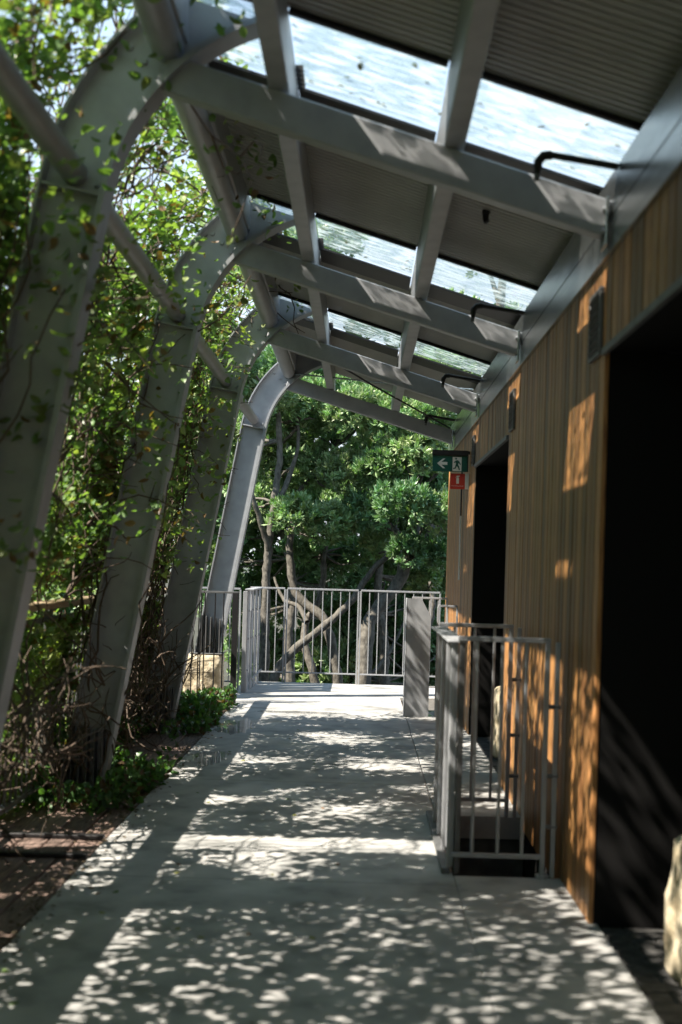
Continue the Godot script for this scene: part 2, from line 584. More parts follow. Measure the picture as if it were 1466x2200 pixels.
# ---------------------------------------------------------------- building
func build_building() -> void:
	var b := thing("timber_building", "building clad in vertical orange-brown timber boards with two black passages", "building")
	var OP := [[2.6, 5.2], [8.6, 11.05]]
	var top := 2.86
	var head := 2.46
	# backing walls with thickness
	for s in [[-9.5, 2.6], [5.2, 8.6], [11.05, 14.5]]:
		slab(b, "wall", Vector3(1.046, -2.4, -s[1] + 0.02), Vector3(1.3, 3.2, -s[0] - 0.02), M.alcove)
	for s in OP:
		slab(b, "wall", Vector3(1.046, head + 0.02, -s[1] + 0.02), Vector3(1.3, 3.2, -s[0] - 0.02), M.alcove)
	# passages: dark panels on the jambs, back and soffit
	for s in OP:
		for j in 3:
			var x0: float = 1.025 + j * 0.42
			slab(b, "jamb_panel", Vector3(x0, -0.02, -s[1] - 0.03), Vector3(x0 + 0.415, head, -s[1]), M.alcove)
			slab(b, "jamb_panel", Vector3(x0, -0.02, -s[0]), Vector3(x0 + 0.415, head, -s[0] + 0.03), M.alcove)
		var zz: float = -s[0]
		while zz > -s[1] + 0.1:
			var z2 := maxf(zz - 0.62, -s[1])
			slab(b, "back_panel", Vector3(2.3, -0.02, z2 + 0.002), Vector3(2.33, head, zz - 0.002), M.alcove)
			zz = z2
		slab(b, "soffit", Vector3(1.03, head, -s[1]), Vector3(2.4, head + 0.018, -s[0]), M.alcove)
		slab(b, "head_trim", Vector3(1.004, head - 0.02, -s[1] + 0.001), Vector3(1.03, head + 0.012, -s[0] - 0.001), M.steel_dark)
	slab(b, "parapet", Vector3(1.295, 3.2, -14.5), Vector3(1.4, 3.5, 9.5), M.alcove)
	slab(b, "roof", Vector3(1.405, 3.21, -14.5), Vector3(8.0, 3.4, 9.5), M.sheet)
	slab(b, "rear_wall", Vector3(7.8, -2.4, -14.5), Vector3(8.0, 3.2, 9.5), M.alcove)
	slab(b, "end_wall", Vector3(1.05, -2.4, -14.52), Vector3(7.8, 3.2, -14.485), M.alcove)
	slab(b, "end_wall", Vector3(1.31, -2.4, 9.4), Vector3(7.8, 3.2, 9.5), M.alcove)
	# cladding boards
	var pitch := 0.113
	var d := -9.5
	while d < 14.45:
		var d1 := minf(d + pitch, 14.5)
		var mid := (d + d1) / 2.0
		var y0 := -0.06
		for s in OP:
			if mid > s[0] and mid < s[1]: y0 = head + 0.014
		for s in OP:
			if d < s[0] and d1 > s[0] and mid < s[0]: d1 = s[0]
			if d < s[1] and d1 > s[1] and mid < s[1]: d1 = s[1]
		if d1 - d > 0.03:
			var px := XW + rng.randf_range(-0.0015, 0.0015)
			slab(b, "board", Vector3(px, y0, -d1 + 0.006), Vector3(px + 0.022, top, -d - 0.006), M.clad[rng.randi() % 6], 0.004)
		d = d1
	# louvred vents
	for vd in [[5.25, 5.47, 2.47, 2.73], [8.24, 8.44, 2.49, 2.73], [11.14, 11.30, 2.49, 2.73]]:
		var fr := slab(b, "vent", Vector3(1.008, vd[2], -vd[1]), Vector3(1.024, vd[3], -vd[0]), M.rubber)
		for q in [[vd[2] - 0.018, vd[2]], [vd[3], vd[3] + 0.018]]:
			slab(fr, "frame", Vector3(1.0, q[0], -vd[1] - 0.015) - fr.position, Vector3(1.02, q[1], -vd[0] + 0.015) - fr.position, M.steel_dark)
		for q in [[vd[0] - 0.015, vd[0]], [vd[1], vd[1] + 0.015]]:
			slab(fr, "frame", Vector3(1.0, vd[2], -q[1]) - fr.position, Vector3(1.02, vd[3], -q[0]) - fr.position, M.steel_dark)
		for i in 8:
			var y: float = lerpf(vd[2], vd[3], (i + 0.5) / 8.0)
			bar(fr, "slat", Vector3(1.002, y, -vd[1]) - fr.position, Vector3(1.002, y, -vd[0]) - fr.position, 0.016, 0.004, M.rubber, Vector3(0.6, 0.8, 0), 0.001)
	# slim conduit on the pier
	slab(b, "conduit", Vector3(0.985, 1.40, -12.24), Vector3(1.0, 2.05, -12.215), M.sign_white)
	slab(b, "conduit", Vector3(0.985, 2.05, -12.24), Vector3(1.0, 2.6, -12.215), M.rubber)

# ---------------------------------------------------------------- arches
const JX := -1.11
const JY := 3.01
const LEAN := 0.176
const WEB := 0.27
const RIN := 0.959

func arch_inner(from_y := 0.5) -> PackedVector2Array:
	var p := PackedVector2Array()
	p.append(Vector2(JX - LEAN * (JY - from_y), from_y))
	p.append(Vector2(JX, JY))
	var c := Vector2(JX, JY) + Vector2(0.985, -0.1735) * RIN
	for i in range(1, 15):
		var a := lerpf(PI - 0.1744, deg_to_rad(109.0), i / 14.0)
		p.append(c + Vector2(cos(a), sin(a)) * RIN)
	return p

func arch_outer(from_y := 0.5) -> PackedVector2Array:
	var p := PackedVector2Array()
	var j := Vector2(JX, JY) - Vector2(0.985, -0.1735) * WEB
	p.append(Vector2(j.x - LEAN * (j.y - from_y), from_y))
	p.append(j)
	var c := Vector2(JX, JY) + Vector2(0.985, -0.1735) * RIN
	for i in range(1, 13):
		var a := lerpf(PI - 0.1744, deg_to_rad(122.4), i / 12.0)
		p.append(c + Vector2(cos(a), sin(a)) * (RIN + WEB))
	return p

func offset_line(pts: PackedVector2Array, by: float) -> PackedVector2Array:
	var out := PackedVector2Array()
	for i in pts.size():
		var t := (pts[mini(i + 1, pts.size() - 1)] - pts[maxi(i - 1, 0)]).normalized()
		out.append(pts[i] + Vector2(-t.y, t.x) * by)
	return out

func bolt(parent: Node, at: Vector3, r := 0.016) -> void:
	var key := "bolt%.3f" % r
	if not box_cache.has(key):
		var c := CylinderMesh.new()
		c.top_radius = r * 0.8
		c.bottom_radius = r
		c.height = 0.016
		c.radial_segments = 10
		c.rings = 1
		box_cache[key] = c
	part(parent, "bolt", box_cache[key], M.steel, at, Basis(Vector3.RIGHT, PI / 2))

func build_arches() -> void:
	var labels := [
		"curved grey steel arch frame wrapped in vine where timber wall meets open passage",
		"curved grey steel arch frame draped in vine, midway along the timber wall",
		"curved grey steel arch frame, vine clinging, standing beside the bare sunlit arch",
		"bare sunlit curved grey steel arch frame standing beside the far landing",
	]
	for n in range(-4, 4):
		var foot := 0.5 if n == 3 else 0.012
		var inner := arch_inner(foot)
		var outer := arch_outer(foot)
		var d := D0 + S * n
		var o := thing("arch_frame", labels[n] if n >= 0 else "curved grey steel arch frame at the unseen end of the walkway", "arch", Vector3(0, 0, -d), "steel arch frames along the walkway")
		# web plate: column and curved head up to the roof
		var poly := PackedVector2Array(inner)
		poly.append(Vector2(-0.46, sheet_h(-0.46) - 0.012))
		poly.append(Vector2(outer[outer.size() - 1].x, sheet_h(outer[outer.size() - 1].x) - 0.012))
		var rev := outer.duplicate()
		rev.reverse()
		for q in range(1, rev.size()): poly.append(rev[q])
		part(o, "web", prism(poly, -0.006, 0.006), M.steel)
		part(o, "inner_flange", ribbon(inner, 0.012, -0.075, 0.075), M.steel)
		for q in [-0.072, 0.066]:
			part(o, "flange_lip", ribbon(offset_line(inner, 0.012), 0.016, q, q + 0.006), M.steel)
		part(o, "outer_flange", ribbon(outer, 0.012, -0.075, 0.075), M.steel)
		# stiffener at the spring of the curve
		var ji := Vector3(JX - 0.01, JY, 0)
		var jo := Vector3(JX - 0.985 * (WEB - 0.01), JY + 0.1735 * (WEB - 0.01), 0)
		bar(o, "stiffener", jo, ji, 0.145, 0.012, M.steel)
		# stiffener up at the tube
		for q in 3:
			var a := deg_to_rad(128.0)
			var c := Vector2(JX, JY) + Vector2(0.985, -0.1735) * RIN
			var rr: float = RIN + 0.05 + 0.085 * q
			bolt(o, Vector3(c.x + cos(a + 0.16) * rr, c.y + sin(a + 0.16) * rr, 0.014))
		bolt(o, Vector3(JX - 0.04, JY + 0.06, 0.014))
		# rafter down to the wall
		var x0 := -0.885
		var rafter := bar(o, "rafter", Vector3(x0, bb(x0) + 0.08, 0), Vector3(0.985, bb(0.985) + 0.08, 0), 0.075, 0.153, M.steel, Vector3.UP, 0.006)
		rafter.set_meta("label", "sloping grey box-section rafter between arch and wall")
		slab(o, "end_plate", Vector3(0.972, bb(1.0) - 0.03, -0.06), Vector3(0.984, bb(1.0) + 0.17, 0.06), M.stainless)
		for q in [[0.045, 0.03], [-0.045, 0.03], [0.045, 0.12], [-0.045, 0.12]]:
			bolt_x(o, Vector3(0.966, bb(1.0) + q[1], q[0]))
		# foot: slotted steel shoe on the stone
		var fx := JX - LEAN * (JY - foot - 0.22) - 0.13
		for q in 5:
			slab(o, "shoe_plate", Vector3(fx - 0.115 + q * 0.05, foot, -0.1), Vector3(fx - 0.103 + q * 0.05, foot + 0.42 - 0.01 * q, 0.1), M.steel_dark)
		slab(o, "base_plate", Vector3(fx - 0.2, foot - 0.012, -0.12), Vector3(fx + 0.14, foot, 0.12), M.steel_dark)
	# long tubes through the webs
	for t in [[-0.87, 3.655, 0.07, "thick round steel tube running under the eave through the arches"], [-1.245, 3.115, 0.054, "thin round steel tube joining the arches where they begin to curve"]]:
		var o := tube(self, "steel_tube", PackedVector3Array([Vector3(t[0], t[1], 7.0), Vector3(t[0], t[1], -6.0), Vector3(t[0], t[1], -D0 - 3 * S - 0.02)]), t[2], M.steel, 20)
		tag(o, t[3], "tube")
	# wind bracing rods in the last bay
	var z2 := -(D0 + 2 * S) - 0.06
	var z3 := -(D0 + 3 * S) + 0.06
	var r1 := tube(self, "tie_rod", PackedVector3Array([Vector3(-0.8, bb(-0.8) + 0.2, z3), Vector3(0.1, bb(0.1) + 0.19, (z2 + z3) / 2.0 + 0.02), Vector3(0.95, bb(0.95) + 0.2, z2)]), 0.009, M.stainless, 8)
	tag(r1, "pale thin steel rod crossing the last roof bay", "rod")
	var r2 := tube(self, "tie_rod", PackedVector3Array([Vector3(-0.8, bb(-0.8) + 0.165, z2), Vector3(0.08, bb(0.08) + 0.15, (z2 + z3) / 2.0 - 0.02), Vector3(0.95, bb(0.95) + 0.165, z3)]), 0.009, M.black_steel, 8)
	tag(r2, "dark thin steel rod crossing the pale one in the last roof bay", "rod")

func bolt_x(parent: Node, at: Vector3) -> void:
	var key := "boltx"
	if not box_cache.has(key):
		var c := CylinderMesh.new()
		c.top_radius = 0.01
		c.bottom_radius = 0.012
		c.height = 0.014
		c.radial_segments = 8
		c.rings = 1
		box_cache[key] = c
	part(parent, "bolt", box_cache[key], M.steel, at, Basis(Vector3.BACK, PI / 2))

# ---------------------------------------------------------------- roof
func corrugated(d0: float, d1: float, x0: float, x1: float, pitch: float, depth: float) -> ArrayMesh:
	# ribs run down the slope; profile along z
	var st := SurfaceTool.new()
	st.begin(Mesh.PRIMITIVE_TRIANGLES)
	var prof := []
	var d := d0
	while d < d1:
		for q in [[0.0, 0.0], [0.58, 0.0], [0.68, 1.0], [0.9, 1.0]]:
			if d + q[0] * pitch < d1: prof.append(Vector2(d + q[0] * pitch, q[1] * depth))
		d += pitch
	prof.append(Vector2(d1, 0.0))
	for side in [0.0, 0.0015]:
		for i in prof.size() - 1:
			var a: Vector2 = prof[i]
			var b: Vector2 = prof[i + 1]
			var p := [Vector3(x0, sheet_h(x0) + a.y + side, -a.x), Vector3(x1, sheet_h(x1) + a.y + side, -a.x), Vector3(x1, sheet_h(x1) + b.y + side, -b.x), Vector3(x0, sheet_h(x0) + b.y + side, -b.x)]
			var n: Vector3 = (p[1] - p[0]).cross(p[3] - p[0]).normalized()
			if n.y > 0 and side == 0.0: n = -n
			if n.y < 0 and side > 0.0: n = -n
			quad(st, p[0], p[1], p[2], p[3], n)
	return st.commit()

func build_roof() -> void:
	var r := thing("canopy_roof", "sloping canopy of ribbed grey metal sheets with glass strips", "canopy")
	var xl := -0.90
	var xr := 1.29
	var segs := []
	var prev := -9.0
	for n in range(-4, 4):
		var d := D0 + S * n
		segs.append([prev, d - 0.2])
		prev = d + 0.93
	for s in segs:
		var a: float = s[0]
		var b: float = s[1]
		part(r, "roof_sheet", corrugated(a, b, xl, xr, 0.052, 0.024), M.sheet)
	part(r, "roof_sheet", corrugated(D0 + S * 3 - 0.2 + 0.001, 14.05, xl, xr, 0.052, 0.02), M.sheet)
	# purlins on the rafters
	for x in [-0.83, -0.40, 0.338]:
		var h := 0.26 if x > -0.5 else 0.2
		bar(r, "purlin", Vector3(x, sheet_h(x) - 0.016 - h / 2.0, 9.0), Vector3(x, sheet_h(x) - 0.016 - h / 2.0, -14.0), 0.085, h, M.steel, Vector3.UP, 0.005)
	# glass strips: panes between purlins, dark sill strips and gaskets
	var cols := [[-0.90, -0.445], [-0.355, 0.294], [0.382, 1.27]]
	for n in range(-4, 3):
		var d := D0 + S * n
		for c in cols:
			var x0: float = c[0]
			var x1: float = c[1]
			var pa := Vector3(x0, sheet_h(x0), -(d - 0.2))
			var ydrop := sheet_h(x1) - sheet_h(x0)
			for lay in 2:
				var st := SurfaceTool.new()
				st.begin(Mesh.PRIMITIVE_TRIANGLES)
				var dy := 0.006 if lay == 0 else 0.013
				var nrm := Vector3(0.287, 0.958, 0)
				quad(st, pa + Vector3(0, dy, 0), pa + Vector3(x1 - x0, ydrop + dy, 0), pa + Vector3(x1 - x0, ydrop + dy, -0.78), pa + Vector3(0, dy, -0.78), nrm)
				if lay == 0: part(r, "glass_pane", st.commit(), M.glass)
				else: part(r, "grime_and_painted_foliage", st.commit(), M.film)
			# sill strip at the far edge of the pane, gasket at the near edge
			var xm := (x0 + x1) / 2.0
			bar(r, "sill_strip", Vector3(x0 + 0.002, sheet_h(x0) - 0.012, -(d + 0.76)), Vector3(x1 - 0.002, sheet_h(x1) - 0.012, -(d + 0.76)), 0.36, 0.016, M.black_steel)
			bar(r, "gasket", Vector3(x0 + 0.002, sheet_h(x0) - 0.014, -(d - 0.205)), Vector3(x1 - 0.002, sheet_h(x1) - 0.014, -(d - 0.205)), 0.03, 0.024, M.rubber)
			# clips holding the pane against the purlin
			if x0 > -0.5:
				for q in 5:
					slab(r, "clip", Vector3(x0, sheet_h(x0) - 0.05, -(d + 0.30 + q * 0.05) - 0.012), Vector3(x0 + 0.035, sheet_h(x0) - 0.02, -(d + 0.30 + q * 0.05)), M.rubber)
	# wall gutter of polished steel in two bands
	var g := thing("wall_gutter", "polished stainless steel gutter band between canopy and timber wall", "gutter")
	part(g, "lower_band", prism(PackedVector2Array([Vector2(0.998, 2.845), Vector2(1.03, 2.845), Vector2(1.03, 2.985), Vector2(0.998, 2.985)]), 9.0, -14.45), M.stainless)
	part(g, "upper_band", prism(PackedVector2Array([Vector2(0.998, 2.993), Vector2(1.028, 2.993), Vector2(1.028, 3.168), Vector2(0.998, 3.168)]), 9.0, -14.45), M.stainless)
	part(g, "back_strip", prism(PackedVector2Array([Vector2(1.012, 2.986), Vector2(1.028, 2.986), Vector2(1.028, 2.992), Vector2(1.012, 2.992)]), 8.99, -14.44), M.rubber)
	# black spouts reaching out of the gutter
	var names := ["black bent pipe spout beneath the glass strip facing the open passage", "black bent pipe spout beneath the glass strip at mid wall", "black bent pipe spout beneath the glass strip by the exit sign", "black bent pipe spout beneath the roof end by the bare arch"]
	for n in 4:
		var d := D0 + S * n - 0.16
		var y := 3.135
		var o := thing("pipe_spout", names[n], "pipe", Vector3(0, 0, -d), "black pipe spouts along the gutter")
		tube(o, "pipe", PackedVector3Array([Vector3(0.995, y + 0.02, 0), Vector3(0.72, y + 0.06, 0), Vector3(0.69, y + 0.055, 0), Vector3(0.672, y + 0.03, 0), Vector3(0.668, y - 0.02, 0)]), 0.014, M.rubber, 12)
		tube(o, "elbow", PackedVector3Array([Vector3(0.725, y + 0.0594, 0), Vector3(0.69, y + 0.055, 0), Vector3(0.671, y + 0.03, 0), Vector3(0.669, y + 0.005, 0)]), 0.019, M.rubber, 12)
		tube(o, "nozzle", PackedVector3Array([Vector3(0.668, y - 0.018, 0), Vector3(0.667, y - 0.045, 0)]), 0.012, M.steel_dark, 10)
	# small sensors under the sheets
	for q in [[0.62, 6.55], [0.66, 9.4]]:
		var y := sheet_h(q[0])
		var o := thing("ceiling_sensor", "small dark sensor under the roof sheet " + ("opposite the first timber pier" if q[1] < 7 else "beyond the second rafter"), "sensor", Vector3(q[0], y, -q[1]))
		slab(o, "base", Vector3(-0.02, -0.02, -0.02), Vector3(0.02, 0.002, 0.02), M.rubber)
		tube(o, "head", PackedVector3Array([Vector3(0, -0.018, 0), Vector3(0.0, -0.05, 0), Vector3(0.006, -0.062, 0.004)]), 0.017, M.black_steel, 10)

# ---------------------------------------------------------------- balustrade under the vines
func build_balustrade() -> void:
	var o := thing("balustrade", "dark steel balustrade with pale timber cap rail, overgrown by the vines", "balustrade")
	var d := -8.0
	while d < 12.8:
		var d1 := minf(d + 1.412, 12.9)
		slab(o, "cap_rail", Vector3(-2.01, 1.19, -d1 + 0.006), Vector3(-1.87, 1.232, -d - 0.006), M.cap, 0.006)
		slab(o, "post", Vector3(-1.97, -0.1, -d - 0.06), Vector3(-1.92, 1.188, -d - 0.01), M.steel_dark)
		d += 1.412
	bar(o, "bottom_rail", Vector3(-1.945, 0.1, 8.0), Vector3(-1.945, 0.1, -12.9), 0.03, 0.03, M.steel_dark)
	bar(o, "top_rail", Vector3(-1.945, 1.12, 8.0), Vector3(-1.945, 1.12, -12.9), 0.03, 0.03, M.steel_dark)
	d = 2.0
	while d < 12.9:
		bar(o, "baluster", Vector3(-1.945, 0.1, -d), Vector3(-1.945, 1.12, -d), 0.014, 0.014, M.steel_dark)
		d += 0.11

# ---------------------------------------------------------------- railings round the far landing
func rail_panel(o: Node, a: Vector3, b: Vector3, h: float, gap: float, mat_: Material, foot := 0.12, ends := true) -> void:
	# frame of flat bar with upright rods, standing on its two end posts
	var up := Vector3.UP
	bar(o, "top_rail", a + up * h, b + up * h, 0.022, 0.022, mat_)
	bar(o, "bottom_rail", a + up * foot, b + up * foot, 0.018, 0.018, mat_)
	if ends:
		bar(o, "post", a, a + up * (h - 0.011), 0.02, 0.02, mat_)
		bar(o, "post", b, b + up * (h - 0.011), 0.02, 0.02, mat_)
	var n := int(round((b - a).length() / gap))
	for i in range(1, n):
		var p := a.lerp(b, float(i) / n)
		bar(o, "baluster", p + up * (foot + 0.009), p + up * (h - 0.011), 0.012, 0.012, mat_)

func build_far_railings() -> void:
	var z := -15.45
	var y := 0.004
	var o := thing("railing", "long pale steel bar railing across the end of the sunlit landing", "railing", Vector3(0, y, z))
	for s in [[-1.40, -0.96], [-0.93, -0.02], [0.01, 1.02]]:
		rail_panel(o, Vector3(s[0], 0, 0), Vector3(s[1], 0, 0), 1.2, 0.115, M.steel, 0.13)
	# fin screen on the left of the landing
	var f := thing("fin_screen", "short screen of upright grey steel fins at the landing corner by the stone", "screen", Vector3(-1.31, y, -14.1))
	for i in 4:
		var fin := slab(f, "fin", Vector3(-0.006 + 0.015 * i, 0.0, -0.32 * (i + 1) + 0.02), Vector3(0.006 + 0.015 * i, 1.19, -0.32 * i - 0.02), M.steel)
		for q in [0.25, 0.62, 0.95]:
			bolt_x(f, Vector3(0.012 + 0.015 * i, q, -0.32 * i - 0.1))
	slab(f, "end_post", Vector3(-0.05, 0.0, -0.005), Vector3(0.0, 1.18, 0.012), M.steel)
	slab(f, "cap_bar", Vector3(-0.03, 1.19, -1.28), Vector3(0.075, 1.208, 0.012), M.steel)
	bar(f, "kick_rail", Vector3(0.075, 0.16, 0.0), Vector3(0.075, 0.16, -1.28), 0.02, 0.02, M.steel)
	# dark railing in front of the arch foot
	var k := thing("railing", "short dark steel railing guarding the stone foot of the bare arch", "railing", Vector3(0, -0.01, -12.98))
	slab(k, "corner_post", Vector3(-1.365, 0, -0.04), Vector3(-1.305, 1.2, 0.02), M.black_steel)
	bar(k, "top_rail", Vector3(-1.98, 1.2, 0), Vector3(-1.30, 1.2, 0), 0.024, 0.024, M.steel_dark)
	bar(k, "bottom_rail", Vector3(-1.98, 0.1, 0), Vector3(-1.36, 0.1, 0), 0.02, 0.02, M.steel_dark)
	for x in [-1.97, -1.88, -1.79, -1.72, -1.70, -1.66, -1.55, -1.46]:
		bar(k, "baluster", Vector3(x, 0.02 if x == -1.70 or x == -1.66 else 0.11, 0), Vector3(x, 1.19, 0), 0.013, 0.013, M.black_steel)
	# railing from that post back along the edge to the fin screen
	var k2 := thing("railing", "pale steel bar railing behind the stone between dark post and fin screen", "railing", Vector3(0, y, -14.35))
	rail_panel(k2, Vector3(-2.0, 0, 0), Vector3(-1.42, 0, 0), 1.2, 0.12, M.steel, 0.1)
	# grey blade post with a cut corner on the right of the landing
	var p := thing("blade_post", "wide flat grey steel blade post with cut-off corner beside the landing", "post", Vector3(0, 0, -12.3))
	part(p, "plate", prism(PackedVector2Array([Vector2(0.485, 0.0), Vector2(0.725, 0.0), Vector2(0.725, 1.02), Vector2(0.625, 1.2), Vector2(0.485, 1.2)]), -0.012, 0.012), M.steel)
	slab(p, "flange", Vector3(0.472, 0.0, -0.20), Vector3(0.484, 1.2, 0.012), M.steel)
	for q in [0.2, 0.45]:
		bolt_x(p, Vector3(0.468, q, -0.06))
	# rails behind it
	var w := thing("railing", "narrow pale steel bar railing behind the grey blade post", "railing", Vector3(0, 0, -13.9))
	rail_panel(w, Vector3(0.60, 0, 0), Vector3(1.0, 0, 0), 1.17, 0.1, M.steel, 0.15)
	var v := thing("railing", "small steel gate frame between blade post and timber pier", "railing", Vector3(0, 0, -12.35))
	rail_panel(v, Vector3(0.80, 0, 0), Vector3(0.995, 0, 0), 1.13, 0.1, M.steel, 0.12)

func build_near_railing() -> void:
	var o := thing("well_railing", "grey steel railing with upright side fins and barred front around the light well", "railing", Vector3(0, 0, 0))
	# side of upright fins along the well
	var za := -5.97
	var zb := -7.40
	for i in 4:
		var a := za - 0.02 - i * 0.36
		slab(o, "fin", Vector3(0.484 + 0.008 * (i % 2), 0.03, a - 0.30), Vector3(0.496 + 0.008 * (i % 2), 1.14, a), M.steel)
		slab(o, "fin_edge", Vector3(0.462, 0.03, a - 0.012), Vector3(0.4835, 1.14, a), M.steel)
	slab(o, "cap_bar", Vector3(0.44, 1.141, zb), Vector3(0.535, 1.153, za), M.steel)
	slab(o, "end_post", Vector3(0.50, 0.0, za - 0.06), Vector3(0.528, 1.14, za - 0.003), M.steel_dark)
	slab(o, "base_angle", Vector3(0.44, 0.0, zb), Vector3(0.482, 0.028, za), M.steel_dark)
	# barred front and back frames
	for f in [[za + 0.012, 1.147], [zb - 0.01, 1.147]]:
		var zf: float = f[0]
		bar(o, "top_rail", Vector3(0.49, f[1] + 0.018, zf), Vector3(0.945, f[1] + 0.018, zf), 0.026, 0.024, M.steel)
		bar(o, "bottom_rail", Vector3(0.49, 0.10, zf), Vector3(0.945, 0.10, zf), 0.022, 0.022, M.steel)
		for x in [0.585, 0.71, 0.83]:
			bar(o, "baluster", Vector3(x, 0.11, zf), Vector3(x, f[1] + 0.005, zf), 0.016, 0.016, M.steel)
		bar(o, "post", Vector3(0.932, 0.0, zf), Vector3(0.932, f[1] + 0.005, zf), 0.024, 0.024, M.steel)
		bar(o, "post", Vector3(0.982, 0.0, zf), Vector3(0.982, f[1] + 0.01, zf), 0.022, 0.022, M.steel)
		for q in [0.25, 0.5, 0.84]:
			tube(o, "hinge", PackedVector3Array([Vector3(0.925, q, zf), Vector3(1.0, q, zf)]), 0.012, M.steel_dark, 10)
	# light slat where the plates reach the floor
	tube(o, "floor_foot", PackedVector3Array([Vector3(0.932, 0.0, za + 0.012), Vector3(0.932, 0.012, za + 0.012)]), 0.035, M.steel, 14)

# ---------------------------------------------------------------- signs
func build_signs() -> void:
	var e := thing("exit_sign", "green exit sign with white arrow and running figure under black housing", "sign", Vector3(0.83, 2.45, -11.7))
	slab(e, "housing", Vector3(-0.172, 0.155, -0.03), Vector3(0.172, 0.205, 0.03), M.black_steel)
	slab(e, "panel", Vector3(-0.168, 0.0, -0.008), Vector3(0.168, 0.154, 0.008), M.sign_green)
	slab(e, "bracket", Vector3(0.168, 0.0, -0.012), Vector3(0.178, 0.2, 0.012), M.black_steel)
	slab(e, "wall_arm", Vector3(0.172, 0.17, -0.015), Vector3(0.192, 0.2, 0.015), M.black_steel)
	var z := 0.0085
	var arrow := PackedVector2Array([Vector2(-0.125, 0.078), Vector2(-0.068, 0.125), Vector2(-0.045, 0.125), Vector2(-0.082, 0.092), Vector2(-0.025, 0.092), Vector2(-0.025, 0.064), Vector2(-0.082, 0.064), Vector2(-0.045, 0.031), Vector2(-0.068, 0.031)])
	part(e, "arrow", prism(arrow, z, z + 0.001), M.sign_white)
	part(e, "door_panel", prism(PackedVector2Array([Vector2(0.025, 0.006), Vector2(0.112, 0.006), Vector2(0.112, 0.143), Vector2(0.025, 0.143)]), z, z + 0.001), M.sign_white)
	# running figure in green on the white door
	var fig := part(e, "running_figure", prism(PackedVector2Array([Vector2(0.060, 0.110), Vector2(0.076, 0.112), Vector2(0.092, 0.096), Vector2(0.106, 0.070), Vector2(0.098, 0.066), Vector2(0.085, 0.086), Vector2(0.078, 0.070), Vector2(0.090, 0.050), Vector2(0.098, 0.018), Vector2(0.087, 0.016), Vector2(0.077, 0.046), Vector2(0.064, 0.052), Vector2(0.056, 0.030), Vector2(0.032, 0.026), Vector2(0.032, 0.036), Vector2(0.048, 0.040), Vector2(0.058, 0.078), Vector2(0.054, 0.090), Vector2(0.040, 0.084), Vector2(0.036, 0.092)]), z + 0.0015, z + 0.0025), M.sign_green)
	var hd := PackedVector2Array()
	for i in 14: hd.append(Vector2(0.058, 0.126) + Vector2(cos(TAU * i / 14.0), sin(TAU * i / 14.0)) * 0.0095)
	part(fig, "head", prism(hd, z + 0.0015, z + 0.0025), M.sign_green)

	var f := thing("extinguisher_sign", "red sign with white fire extinguisher symbol on the timber pier corner", "sign", Vector3(0.84, 2.285, -11.72))
	slab(f, "panel", Vector3(0.0, 0.0, -0.004), Vector3(0.142, 0.15, 0.0), M.sign_red, 0.001)
	slab(f, "flange", Vector3(0.143, 0.0, -0.004), Vector3(0.178, 0.15, 0.0), M.sign_white, 0.001)
	var ex := PackedVector2Array([Vector2(0.058, 0.052), Vector2(0.084, 0.052), Vector2(0.084, 0.104), Vector2(0.078, 0.112), Vector2(0.078, 0.120), Vector2(0.092, 0.124), Vector2(0.092, 0.130), Vector2(0.064, 0.130), Vector2(0.056, 0.122), Vector2(0.050, 0.108), Vector2(0.054, 0.106), Vector2(0.060, 0.118), Vector2(0.066, 0.118), Vector2(0.066, 0.112), Vector2(0.058, 0.104)])
	part(f, "symbol", prism(ex, 0.0005, 0.0015), M.sign_white)
	var tm := TextMesh.new()
	tm.text = "FIRE EXTINGUISHER"
	var font := SystemFont.new()
	font.font_names = PackedStringArray(["Droid Sans"])
	tm.font = font
	tm.font_size = 16
	tm.pixel_size = 0.00082
	tm.depth = 0.001
	part(f, "lettering", tm, M.sign_white, Vector3(0.071, 0.030, 0.001))

# ---------------------------------------------------------------- stones
func build_stones() -> void:
	var sp := [
		[Vector3(-1.73, -0.015, -D0 - 3 * S), "rough sunlit sandstone block under the foot of the bare arch"],
	]
	for i in sp.size():
		var o := wobble(self, "sandstone_block", Vector3(0.42, 0.50, 0.40), 60 + i, M.sandstone, sp[i][0], 0.1 * i)
		tag(o, sp[i][1], "stone", "sandstone blocks")
	var o1 := wobble(self, "sandstone_block", Vector3(0.42, 0.56, 0.5), 70, M.sandstone, Vector3(1.42, -0.015, -4.35), 0.15)
	tag(o1, "rough sandstone block on dark pavers at the mouth of the near passage", "stone", "sandstone blocks")
	var o2 := wobble(self, "sandstone_block", Vector3(0.34, 0.58, 0.42), 71, M.sandstone, Vector3(1.29, -0.015, -9.7), 0.1)
	tag(o2, "upright pale sandstone block in the far black passage with steel rod on top", "stone", "sandstone blocks")
	var rod := thing("steel_rod", "thin upright grey steel rod standing on the sandstone in the far passage", "rod", Vector3(1.19, 0.545, -9.7))
	tube(rod, "lower_tube", PackedVector3Array([Vector3.ZERO, Vector3(0, 0.24, 0)]), 0.014, M.steel, 10)
	tube(rod, "upper_tube", PackedVector3Array([Vector3(0, 0.24, 0), Vector3(0.006, 0.42, 0)]), 0.009, M.steel, 10)
	tube(rod, "collar", PackedVector3Array([Vector3(0, 0.22, 0), Vector3(0, 0.26, 0)]), 0.019, M.steel, 10)

